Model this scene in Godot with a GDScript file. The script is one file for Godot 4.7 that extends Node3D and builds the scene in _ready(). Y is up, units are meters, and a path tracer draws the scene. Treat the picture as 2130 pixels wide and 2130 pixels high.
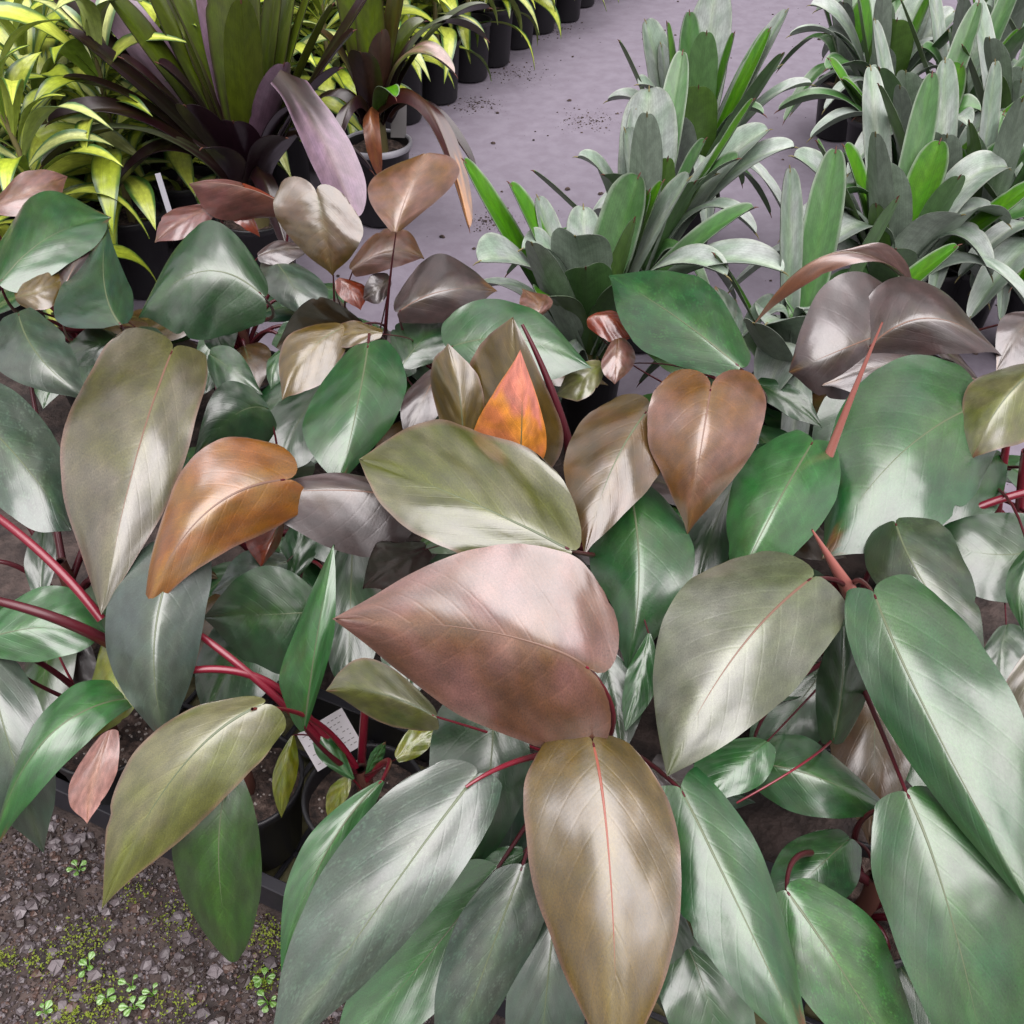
extends Node3D
# A nursery bench of red-stemmed philodendrons with bromeliads and variegated dracaenas behind.
# Units are metres, y is up. Rows of the nursery run along ROW, benches across it along BENCH.
const BENCH := Vector3(0.906, 0, 0.4226)
const ROW := Vector3(0.4226, 0, -0.906)
var rng := RandomNumberGenerator.new()
var noise := FastNoiseLite.new()
var M := {}
var PAL := {}
var taken := {}

# ------------------------------------------------------------------ naming
func numbered(called: String) -> String:
	if not taken.has(called):
		taken[called] = 0
		return called
	taken[called] += 1
	return "%s_%03d" % [called, taken[called]]

func tag(o: Node, label: String, category: String, group := "", kind := "") -> void:
	if label: o.set_meta("label", label)
	if category: o.set_meta("category", category)
	if group: o.set_meta("group", group)
	if kind: o.set_meta("kind", kind)

func thing(called: String, at: Vector3, label: String, category: String, group := "") -> Node3D:
	var o := Node3D.new()
	o.name = numbered(called)
	add_child(o)
	o.position = at
	tag(o, label, category, group)
	return o

func part(called: String, mesh: Mesh, mat: Material, parent: Node, at := Vector3.ZERO) -> MeshInstance3D:
	var o := MeshInstance3D.new()
	o.name = called
	o.mesh = mesh
	o.material_override = mat
	parent.add_child(o, true)
	o.position = at
	return o

# ------------------------------------------------------------------ mesh helpers
func arr_mesh(v: PackedVector3Array, n: PackedVector3Array, idx: PackedInt32Array, uv = null, col = null) -> ArrayMesh:
	var a := []
	a.resize(Mesh.ARRAY_MAX)
	a[Mesh.ARRAY_VERTEX] = v
	a[Mesh.ARRAY_NORMAL] = n
	a[Mesh.ARRAY_INDEX] = idx
	if uv != null: a[Mesh.ARRAY_TEX_UV] = uv
	if col != null: a[Mesh.ARRAY_COLOR] = col
	var m := ArrayMesh.new()
	m.add_surface_from_arrays(Mesh.PRIMITIVE_TRIANGLES, a)
	return m

func bez(a: Vector3, c: Vector3, b: Vector3, t: float) -> Vector3:
	if t < 0.0:
		return a + (c - a) * 2.0 * t
	return a * (1 - t) * (1 - t) + c * 2.0 * t * (1 - t) + b * t * t

func bez_d(a: Vector3, c: Vector3, b: Vector3, t: float) -> Vector3:
	t = clampf(t, 0.0, 1.0)
	return ((c - a) * (1 - t) + (b - c) * t) * 2.0

func curve_w(k: Array, t: float) -> float:
	for i in range(k.size() - 1):
		if t <= k[i + 1][0]:
			var x0: float = k[i][0]
			var x1: float = k[i + 1][0]
			var y0: float = k[i][1]
			var y1: float = k[i + 1][1]
			var ym: float = k[max(i - 1, 0)][1]
			var xm: float = k[max(i - 1, 0)][0]
			var yp: float = k[min(i + 2, k.size() - 1)][1]
			var xp: float = k[min(i + 2, k.size() - 1)][0]
			var m0: float = (y1 - ym) / maxf(x1 - xm, 1e-4) * (x1 - x0)
			var m1: float = (yp - y0) / maxf(xp - x0, 1e-4) * (x1 - x0)
			var f: float = (t - x0) / (x1 - x0)
			var f2 := f * f
			var f3 := f2 * f
			return maxf(0.0, (2 * f3 - 3 * f2 + 1) * y0 + (f3 - 2 * f2 + f) * m0 + (-2 * f3 + 3 * f2) * y1 + (f3 - f2) * m1)
	return k[-1][1]

const SHAPES := {
	"cord": [[0.0, 0.8], [0.08, 0.93], [0.22, 1.0], [0.45, 0.9], [0.65, 0.62], [0.82, 0.32], [0.93, 0.1], [1.0, 0.0]],
	"heart": [[0.0, 0.8], [0.08, 0.93], [0.22, 1.0], [0.45, 0.97], [0.65, 0.78], [0.8, 0.5], [0.92, 0.2], [1.0, 0.0]],
	"pad": [[0.0, 0.74], [0.1, 0.9], [0.3, 1.0], [0.5, 0.93], [0.7, 0.68], [0.85, 0.38], [0.95, 0.13], [1.0, 0.0]],
	"obl": [[0.0, 0.6], [0.08, 0.76], [0.22, 0.95], [0.38, 1.0], [0.58, 0.9], [0.75, 0.64], [0.88, 0.3], [0.96, 0.09], [1.0, 0.0]],
	"ov": [[0.0, 0.42], [0.08, 0.62], [0.25, 0.9], [0.42, 1.0], [0.62, 0.84], [0.79, 0.5], [0.92, 0.17], [1.0, 0.0]],
	"ovb": [[0.0, 0.3], [0.1, 0.72], [0.28, 1.0], [0.5, 0.86], [0.7, 0.56], [0.86, 0.26], [0.95, 0.09], [1.0, 0.0]],
	"lan": [[0.0, 0.1], [0.12, 0.45], [0.35, 0.93], [0.46, 1.0], [0.65, 0.86], [0.82, 0.5], [0.93, 0.2], [1.0, 0.0]],
	"oblan": [[0.0, 0.1], [0.12, 0.25], [0.35, 0.75], [0.56, 1.0], [0.75, 0.95], [0.88, 0.68], [0.96, 0.4], [1.0, 0.12]],
	"twist": [[0.0, 0.62], [0.1, 0.86], [0.25, 0.98], [0.38, 1.0], [0.55, 0.92], [0.72, 0.66], [0.87, 0.3], [0.96, 0.08], [1.0, 0.0]],
	"spade": [[0.0, 0.1], [0.15, 0.36], [0.4, 0.78], [0.62, 1.0], [0.8, 0.94], [0.93, 0.6], [1.0, 0.1]],
	"strap": [[0.0, 0.85], [0.15, 0.8], [0.35, 0.93], [0.55, 1.0], [0.75, 0.9], [0.88, 0.66], [0.95, 0.42], [0.985, 0.22], [1.0, 0.05]],
}
const PEAK := {"heart": 0.22, "pad": 0.3, "cord": 0.22, "obl": 0.38, "ov": 0.42, "ovb": 0.28, "lan": 0.46, "oblan": 0.6, "twist": 0.35, "spade": 0.64, "strap": 0.55}

# A leaf blade: a thin closed shell, upper and lower skin with a rim between them.
# p = base, middle of the midrib, tip, widest point of one side, widest point of the other side
func blade(p: Array, shape: String, pal: Dictionary, o: Dictionary, nt := 46, ns := 10) -> Dictionary:
	var k: Array = SHAPES[shape]
	var tw: float = PEAK[shape]
	var b: Vector3 = p[0]
	var tip: Vector3 = p[2]
	var c: Vector3 = p[1] * 2.0 - (b + tip) * 0.5
	var len := b.distance_to(p[1]) + (p[1] as Vector3).distance_to(tip)
	var mw := bez(b, c, tip, tw)
	var tg := bez_d(b, c, tip, tw).normalized()
	var va: Vector3 = p[3] - mw
	var vb: Vector3 = p[4] - mw
	var lobe: float = o.get("lobe", 0.22 if shape in ["obl", "ov", "pad"] else 0.0)
	var bulge: float = o.get("bulge", 0.05)
	var rip: float = o.get("rip", 0.0012) * 0.55
	var wav: float = o.get("wav", rng.randf_range(0.03, 0.09))
	var thick: float = o.get("thick", 0.0009)
	var seedf: float = rng.randf() * 100.0
	var twist: float = o.get("twist", rng.randf_range(-0.35, 0.35))
	var nick: float = rng.randf_range(0.25, 0.8) if rng.randf() < (0.0 if o.has("clean") else 0.35) else -9.0
	var nick_side := -1.0 if rng.randf() < 0.5 else 1.0
	var nv: float = o.get("nv", rng.randf_range(2.4, 3.8))
	var cols := 2 * ns + 1
	var P := PackedVector3Array()
	P.resize((nt + 1) * cols)
	var uvs := PackedVector2Array()
	uvs.resize(P.size())
	var d0 := bez_d(b, c, tip, 0.0).normalized()
	var kfoot := curve_w(k, 0.0)
	var upv := tg.cross(va - vb).normalized()
	if upv.y < 0 and not o.has("flip"): upv = -upv
	for i in nt + 1:
		var t := float(i) / nt
		t = lerpf(t, t * t, 0.35) if shape != "strap" else lerpf(t, 1.0 - (1.0 - t) * (1.0 - t), 0.75)
		var w0 := curve_w(k, t)
		var w := w0
		var tt := bez_d(b, c, tip, t).normalized()
		var turn := twist * (t - 0.35)
		for j in cols:
			var s := float(j - ns) / ns
			var a := absf(s)
			var side := (va if s < 0 else vb).rotated(tt, turn)
			var wl := (side - tt * side.dot(tt)).length()
			w = w0 * (1.0 + 0.05 * noise.get_noise_3d(t * 70.0, 40.0 * signf(s), seedf * 5.0))
			if nick > 0.0 and signf(s) == nick_side: w *= 1.0 - 0.09 * exp(-pow((t - nick) / 0.025, 2.0))
			var kb := pow(maxf(0.0, 1.0 - t / 0.4), 2.0) if lobe > 0.0 else 0.0
			var x := w * lerpf(a, 0.5 - 0.5 * cos(a * PI), kb)
			var back := lobe * wl * kfoot * sin(a * PI) * kb
			var nn := tt.cross(va - vb)
			nn = nn.normalized()
			if nn.dot(upv) < 0: nn = -nn
			var up := bulge * wl * w * (a * (1.0 - a * 0.75)) * 2.0
			up += rip * sin(TAU * (t * nv - a * 0.9 + (0.3 if s > 0 else 0.0)) + 1.6 * noise.get_noise_3d(t * 60.0, s * 40.0, seedf * 2.0)) * minf(1.0, a * 3.0) * w
			up += wav * wl * a * a * sin(t * 9.0 + seedf + s * 1.5) * w
			up += noise.get_noise_3d(t * 180.0 + seedf * 7.0, s * 70.0, seedf) * 0.013 * wl * w
			up += -0.0012 * exp(-a * a * 90.0)
			P[i * cols + j] = bez(b, c, tip, t) - d0 * back + side * x + nn * up
			uvs[i * cols + j] = Vector2(0.5 + 0.5 * s * (0.35 + 0.65 * w), t)
	# normals of the sheet
	var N := PackedVector3Array()
	N.resize(P.size())
	for i in nt + 1:
		for j in cols:
			var d1 := P[mini(i + 1, nt) * cols + j] - P[maxi(i - 1, 0) * cols + j]
			var d2 := P[i * cols + mini(j + 1, cols - 1)] - P[i * cols + maxi(j - 1, 0)]
			if d2.length() < 1e-6: d2 = va - vb if true else d2
			var n := d1.cross(d2).normalized()
			if n.dot(upv) < 0 and (j == 0 or true):
				n = -n if n.dot(upv) < -0.0 else n
			N[i * cols + j] = n
	var V := PackedVector3Array()
	var NN := PackedVector3Array()
	var UV := PackedVector2Array()
	var C := PackedColorArray()
	var I := PackedInt32Array()
	var c0: Color = pal.top
	var c1: Color = pal.mot
	var cu: Color = pal.under
	var ce: Color = pal.get("edge", c0)
	for f in 2:
		for q in P.size():
			V.append(P[q] + N[q] * (thick * 0.5 if f == 0 else -thick * 0.5))
			NN.append(N[q] if f == 0 else -N[q])
			UV.append(uvs[q])
			if f == 1:
				var cq := cu
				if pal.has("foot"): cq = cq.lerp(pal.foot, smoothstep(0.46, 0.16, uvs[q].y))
				if pal.has("tipc"): cq = cq.lerp(pal.tipc, smoothstep(pal.get("tip0", 0.72), pal.get("tip0", 0.72) + 0.12, uvs[q].y))
				C.append(cq)
			else:
				var uv := uvs[q]
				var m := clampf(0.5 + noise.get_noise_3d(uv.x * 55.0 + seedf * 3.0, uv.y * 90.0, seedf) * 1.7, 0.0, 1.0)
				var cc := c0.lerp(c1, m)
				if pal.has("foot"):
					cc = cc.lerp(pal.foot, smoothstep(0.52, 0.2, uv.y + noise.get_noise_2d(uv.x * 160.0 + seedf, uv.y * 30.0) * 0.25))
				if pal.has("tipc"):
					cc = cc.lerp(pal.tipc, smoothstep(pal.get("tip0", 0.72), pal.get("tip0", 0.72) + 0.12, uv.y + noise.get_noise_2d(uv.x * 120.0 + seedf, uv.y * 60.0) * 0.25))
				if pal.has("stripe"):
					var a2 := absf(float(q % cols) - ns) / ns
					var jag := 0.70 + 0.13 * sin(seedf + uv.y * 5.0)
					cc = cc.lerp(pal.stripe, smoothstep(jag + 0.06, jag - 0.06, a2))
				var ed := absf(float(q % cols) - ns) / ns
				if not pal.has("stripe"): cc = cc.lerp(Color(cc.r * 1.12 + 0.01, cc.g * 1.18 + 0.012, cc.b), 0.8 * exp(-pow(ed / (0.22 + 0.3 * noise.get_noise_2d(uv.y * 130.0, seedf * 9.0)), 2.0)))
				if ed > 0.985: cc = cc.lerp(ce, 0.7)
				C.append(cc)
	var half := P.size()
	for i in nt:
		for j in cols - 1:
			var q := i * cols + j
			var flip := (P[q + cols] - P[q]).cross(P[q + 1] - P[q]).dot(N[q]) < 0.0
			if flip:
				I.append_array([q, q + cols, q + 1, q + 1, q + cols, q + cols + 1])
				I.append_array([half + q, half + q + 1, half + q + cols, half + q + 1, half + q + cols + 1, half + q + cols])
			else:
				I.append_array([q, q + 1, q + cols, q + 1, q + cols + 1, q + cols])
				I.append_array([half + q, half + q + cols, half + q + 1, half + q + 1, half + q + cols, half + q + cols + 1])
	# rim
	var rim := []
	for j in cols: rim.append(j)
	for i in range(1, nt + 1): rim.append(i * cols + cols - 1)
	for j in range(cols - 2, -1, -1): rim.append(nt * cols + j)
	for i in range(nt - 1, -1, -1): rim.append(i * cols)
	for e in rim.size() - 1:
		var q0: int = rim[e]
		var q1: int = rim[e + 1]
		I.append_array([q0, q1, half + q0, q1, half + q1, half + q0])
	var ribs := []
	for i in nt + 1:
		ribs.append([P[i * cols + ns] + N[i * cols + ns] * thick * 0.5, N[i * cols + ns]])
	return {"mesh": arr_mesh(V, NN, I, UV, C), "ribs": ribs, "base": P[ns], "dir": bez_d(b, c, tip, 0.0).normalized(), "up": upv, "len": len}

# the midrib as a low rounded ridge on the upper skin
func ridge(ribs: Array, w0: float, h0: float, upto := 0.94) -> ArrayMesh:
	var V := PackedVector3Array()
	var N := PackedVector3Array()
	var I := PackedInt32Array()
	var n := int((ribs.size() - 1) * upto)
	for i in n + 1:
		var p: Vector3 = ribs[i][0]
		var nn: Vector3 = ribs[i][1]
		var d: Vector3 = ((ribs[mini(i + 1, n)][0] as Vector3) - (ribs[maxi(i - 1, 0)][0] as Vector3)).normalized()
		var s := d.cross(nn).normalized()
		var f := 1.0 - 0.85 * float(i) / n
		for j in 5:
			var a := PI * j / 4.0
			V.append(p + s * cos(a) * w0 * f + nn * (sin(a) * h0 * f - 0.0002))
			N.append((s * cos(a) * h0 + nn * (sin(a) * w0 + 0.0003)).normalized())
	for i in n:
		for j in 4:
			var q := i * 5 + j
			I.append_array([q, q + 1, q + 5, q + 1, q + 6, q + 5])
	return arr_mesh(V, N, I)

func tube(path: Array, r0: float, r1: float, seg := 8, flat := 1.0) -> ArrayMesh:
	var V := PackedVector3Array()
	var N := PackedVector3Array()
	var I := PackedInt32Array()
	var n := path.size()
	var d0: Vector3 = (path[1] - path[0]).normalized()
	var s := d0.cross(Vector3(0.31, 0.2, 0.93)).normalized()
	for i in n:
		var d: Vector3 = ((path[mini(i + 1, n - 1)] as Vector3) - (path[maxi(i - 1, 0)] as Vector3)).normalized()
		s = (s - d * s.dot(d)).normalized()
		var e := d.cross(s)
		var r := lerpf(r0, r1, float(i) / (n - 1))
		for j in seg + 1:
			var a := TAU * j / seg
			V.append(path[i] + s * cos(a) * r + e * sin(a) * r * flat)
			N.append((s * cos(a) + e * sin(a) / flat).normalized())
	for i in n - 1:
		for j in seg:
			var q := i * (seg + 1) + j
			I.append_array([q, q + seg + 1, q + 1, q + 1, q + seg + 1, q + seg + 2])
	for cap in 2:
		var q0 := V.size()
		var ci := 0 if cap == 0 else n - 1
		V.append(path[ci])
		N.append(-d0 if cap == 0 else ((path[n - 1] as Vector3) - (path[n - 2] as Vector3)).normalized())
		for j in seg: I.append_array([q0, ci * (seg + 1) + j, ci * (seg + 1) + j + 1])
	return arr_mesh(V, N, I)

func arc(a: Vector3, c: Vector3, b: Vector3, n := 10) -> Array:
	var r := []
	for i in n + 1: r.append(bez(a, c, b, float(i) / n))
	return r

func through(a: Vector3, m: Vector3, b: Vector3, n := 12) -> Array:
	return arc(a, m * 2.0 - (a + b) * 0.5, b, n)

# lathe: profile of [radius, height], closed shape made by the profile itself
func lathe(prof: Array, seg := 32, uneven := 0.0) -> ArrayMesh:
	var st := SurfaceTool.new()
	st.begin(Mesh.PRIMITIVE_TRIANGLES)
	for i in prof.size() - 1:
		for j in seg:
			var q := []
			for e in [[i, j], [i, j + 1], [i + 1, j + 1], [i + 1, j]]:
				var a: float = TAU * e[1] / seg
				var r: float = prof[e[0]][0] * (1.0 + uneven * sin(a * 3.0 + 1.0))
				q.append([Vector3(cos(a) * r, prof[e[0]][1], sin(a) * r), Vector2(float(e[1]) / seg, float(e[0]) / prof.size())])
			for w in [0, 1, 2, 0, 2, 3]:
				st.set_uv(q[w][1])
				st.add_vertex(q[w][0])
	st.index()
	st.generate_normals()
	return st.commit()

func bumpy_disc(r: float, amp: float, seedf: float) -> ArrayMesh:
	var st := SurfaceTool.new()
	st.begin(Mesh.PRIMITIVE_TRIANGLES)
	st.set_smooth_group(0)
	var nr := 14
	var na := 36
	for i in nr:
		for j in na:
			var q := []
			for e in [[i, j], [i, j + 1], [i + 1, j + 1], [i + 1, j]]:
				var a: float = TAU * (e[1] % na) / na
				var rr: float = r * e[0] / nr
				var x := cos(a) * rr
				var z := sin(a) * rr
				q.append(Vector3(x, noise.get_noise_3d(x * 2200.0, seedf, z * 2200.0) * amp + noise.get_noise_3d(x * 700.0, seedf, z * 700.0) * amp, z))
			for w in [0, 1, 2, 0, 2, 3]: st.add_vertex(q[w])
	st.generate_normals()
	return st.commit()

# ------------------------------------------------------------------ textures
func image_tex(w: int, h: int, fn: Callable, ch := 1) -> ImageTexture:
	var d := PackedByteArray()
	d.resize(w * h * ch)
	var q := 0
	for y in h:
		for x in w:
			var v = fn.call(float(x) / w, float(y) / h)
			if ch == 1:
				d[q] = int(clampf(v, 0.0, 1.0) * 255.0)
				q += 1
			else:
				d[q] = int(clampf(v.r, 0.0, 1.0) * 255.0)
				d[q + 1] = int(clampf(v.g, 0.0, 1.0) * 255.0)
				d[q + 2] = int(clampf(v.b, 0.0, 1.0) * 255.0)
				q += 3
	var im := Image.create_from_data(w, h, false, Image.FORMAT_L8 if ch == 1 else Image.FORMAT_RGB8, d)
	im.generate_mipmaps()
	return ImageTexture.create_from_image(im)

func vein(u: float, v: float) -> float:
	var a := absf(u - 0.5) * 2.0
	var ph := v * 9.0 - a * 2.6 - a * a * 1.6 + (0.21 if u > 0.5 else 0.0)
	var d := absf(ph - roundf(ph))
	var ph2 := v * 45.0 - a * 11.0
	var d2 := absf(ph2 - roundf(ph2))
	return exp(-d * d * 260.0) * (1.0 - a * 0.8) + 0.18 * exp(-d2 * d2 * 22.0)

func leaf_albedo(spots: bool, sd: int) -> ImageTexture:
	var n2 := FastNoiseLite.new()
	n2.seed = sd
	n2.frequency = 0.02
	n2.fractal_octaves = 4
	var cell := FastNoiseLite.new()
	cell.seed = sd + 5
	cell.noise_type = FastNoiseLite.TYPE_CELLULAR
	cell.frequency = 0.055
	cell.cellular_return_type = FastNoiseLite.RETURN_DISTANCE
	return image_tex(448, 640, func(u, v):
		var x: float = u * 448.0
		var y: float = v * 640.0
		var b: float = 0.80 + n2.get_noise_2d(x * 0.6, y * 0.4) * 0.16 + n2.get_noise_2d(x * 9.0, y * 9.0 + 900.0) * 0.15
		b += vein(u, v) * 0.06
		var pin: float = n2.get_noise_2d(x * 11.0 + 400.0, y * 11.0)
		if pin > 0.47: b -= 0.25
		var r: float = b
		var g: float = b
		var bl: float = b
		if spots:
			var m: float = smoothstep(0.02, 0.3, n2.get_noise_2d(x * 0.9 + 3000.0, y * 0.9))
			var cd: float = cell.get_noise_2d(x * 1.6, y * 1.6)
			if m > 0.0 and cd < -0.55:
				var ring: float = smoothstep(-0.55, -0.66, cd) * (1.0 - 0.6 * smoothstep(-0.8, -0.93, cd))
				r = lerpf(r, 1.0, ring * m)
				g = lerpf(g, 1.0, ring * m)
				bl = lerpf(bl, 1.0, ring * m)
		return Color(r, g, bl * 0.98), 3)

func make_materials() -> void:
	noise.seed = 7
	noise.frequency = 0.035
	noise.fractal_octaves = 3
	var n3 := FastNoiseLite.new()
	n3.seed = 21
	n3.frequency = 0.012
	n3.fractal_octaves = 5
	var relief := image_tex(512, 768, func(u, v): return 0.5 - vein(u, v) * 0.24 + n3.get_noise_2d(u * 3600.0, v * 5400.0) * 0.022 + n3.get_noise_2d(u * 500.0, v * 300.0) * 0.03)
	var gloss := image_tex(384, 512, func(u, v): return 0.425 + n3.get_noise_2d(u * 350.0 + 900.0, v * 500.0) * 0.08 + n3.get_noise_2d(u * 4000.0, v * 4000.0) * 0.10)
	for sp in ["leaf", "leaf_b", "leaf_spotted"]:
		var m := StandardMaterial3D.new()
		m.vertex_color_use_as_albedo = true
		m.albedo_texture = leaf_albedo(sp == "leaf_spotted", 3 if sp == "leaf" else 11)
		m.roughness = 0.9
		m.roughness_texture = gloss
		m.roughness_texture_channel = BaseMaterial3D.TEXTURE_CHANNEL_RED
		m.metallic_specular = 0.66
		m.heightmap_enabled = true
		m.heightmap_texture = relief
		m.heightmap_scale = 0.06
		m.clearcoat_enabled = true
		m.clearcoat = 1.0
		m.clearcoat_roughness = 0.25
		m.cull_mode = BaseMaterial3D.CULL_DISABLED
		M[sp] = m
	var streak := image_tex(256, 512, func(u, v): return 0.84 + n3.get_noise_2d(u * 2200.0, v * 120.0) * 0.09 + n3.get_noise_2d(u * 260.0, v * 900.0) * 0.12 + n3.get_noise_2d(u * 2500.0, v * 4200.0 + 77.0) * 0.08)
	for sp in ["strap", "strap_dark", "dracaena"]:
		var m := StandardMaterial3D.new()
		m.vertex_color_use_as_albedo = true
		m.albedo_texture = streak
		m.roughness = 0.42 if sp == "strap" else 0.34
		m.metallic_specular = 0.6
		m.heightmap_enabled = true
		m.heightmap_texture = streak
		m.heightmap_scale = 0.02
		m.backlight_enabled = sp != "strap_dark"
		m.backlight = Color(0.35, 0.45, 0.12) if sp == "strap" else Color(0.35, 0.4, 0.1)
		m.cull_mode = BaseMaterial3D.CULL_DISABLED
		M[sp] = m
	plain("red", Color(0.14, 0.006, 0.017), 0.32, 0.6)
	plain("maroon", Color(0.06, 0.006, 0.011), 0.35, 0.5)
	plain("salmon", Color(0.34, 0.12, 0.10), 0.38, 0.6)
	plain("rib_green", Color(0.075, 0.095, 0.05), 0.42, 0.5)
	plain("rib_pink", Color(0.135, 0.075, 0.052), 0.4, 0.5)
	plain("rib_red", Color(0.20, 0.055, 0.035), 0.4, 0.5)
	plain("stem", Color(0.09, 0.035, 0.025), 0.6, 0.4)
	plain("pot", Color(0.012, 0.012, 0.014), 0.45, 0.5)
	plain("tray", Color(0.02, 0.02, 0.025), 0.38, 0.5)
	plain("tag_white", Color(0.62, 0.6, 0.62), 0.5, 0.5)
	plain("tag_grey", Color(0.24, 0.23, 0.23), 0.5, 0.5)
	plain("rim_grey", Color(0.3, 0.3, 0.33), 0.5, 0.5)
	plain("cane", Color(0.14, 0.12, 0.05), 0.7, 0.4)
	# potting mix, gravelly soil, path fabric: colour from noise in world space
	M.soil = ground_mat([Color(0.012, 0.008, 0.007), Color(0.045, 0.028, 0.022), Color(0.12, 0.085, 0.07)], 0.9, 0.5, 3)
	M.dirt = ground_mat([Color(0.015, 0.010, 0.009), Color(0.032, 0.022, 0.019), Color(0.06, 0.042, 0.036)], 0.85, 0.8, 9)
	M.path = ground_mat([Color(0.136, 0.118, 0.148), Color(0.148, 0.13, 0.162), Color(0.16, 0.142, 0.175)], 0.8, 0.1, 15)
	M.cement = ground_mat([Color(0.03, 0.03, 0.012), Color(0.07, 0.065, 0.025), Color(0.13, 0.12, 0.06)], 0.8, 0.2, 4)
	for i in 5:
		var sc: Color = [Color(0.06, 0.049, 0.052), Color(0.085, 0.07, 0.074), Color(0.03, 0.021, 0.019), Color(0.065, 0.038, 0.03), Color(0.13, 0.112, 0.118)][i]
		plain("stone_%d" % i, sc, 0.45, 0.5)
	plain("moss", Color(0.13, 0.17, 0.015), 0.8, 0.4)
	plain("sprout", Color(0.10, 0.26, 0.02), 0.45, 0.5)
	plain("perlite", Color(0.26, 0.23, 0.21), 0.9, 0.4)
	plain("bark_chip", Color(0.06, 0.03, 0.022), 0.9, 0.4)
	plain("pink_leaf", Color(0.62, 0.27, 0.23), 0.42, 0.6)

func plain(called: String, lin: Color, rough: float, spec := 0.5) -> void:
	var m := StandardMaterial3D.new()
	m.albedo_color = lin.linear_to_srgb()
	m.roughness = rough
	m.metallic_specular = spec
	m.cull_mode = BaseMaterial3D.CULL_DISABLED
	M[called] = m

func ground_mat(cs: Array, rough: float, relief_cm: float, sd: int) -> StandardMaterial3D:
	var n := FastNoiseLite.new()
	n.seed = sd
	n.frequency = 0.011
	n.fractal_octaves = 6
	n.fractal_gain = 0.62
	var g := Gradient.new()
	g.offsets = PackedFloat32Array([0.25, 0.5, 0.78])
	g.colors = PackedColorArray([cs[0].linear_to_srgb(), cs[1].linear_to_srgb(), cs[2].linear_to_srgb()])
	var t := NoiseTexture2D.new()
	t.width = 1024
	t.height = 1024
	t.seamless = true
	t.noise = n
	t.color_ramp = g
	var t2 := NoiseTexture2D.new()
	t2.width = 1024
	t2.height = 1024
	t2.seamless = true
	t2.noise = n
	var m := StandardMaterial3D.new()
	m.albedo_texture = t
	m.uv1_triplanar = true
	m.uv1_world_triplanar = true
	m.uv1_scale = Vector3.ONE * (1.1 if sd != 3 else 4.0)
	m.roughness = rough
	m.heightmap_enabled = true
	m.heightmap_texture = t2
	m.heightmap_scale = relief_cm
	return m

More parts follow.
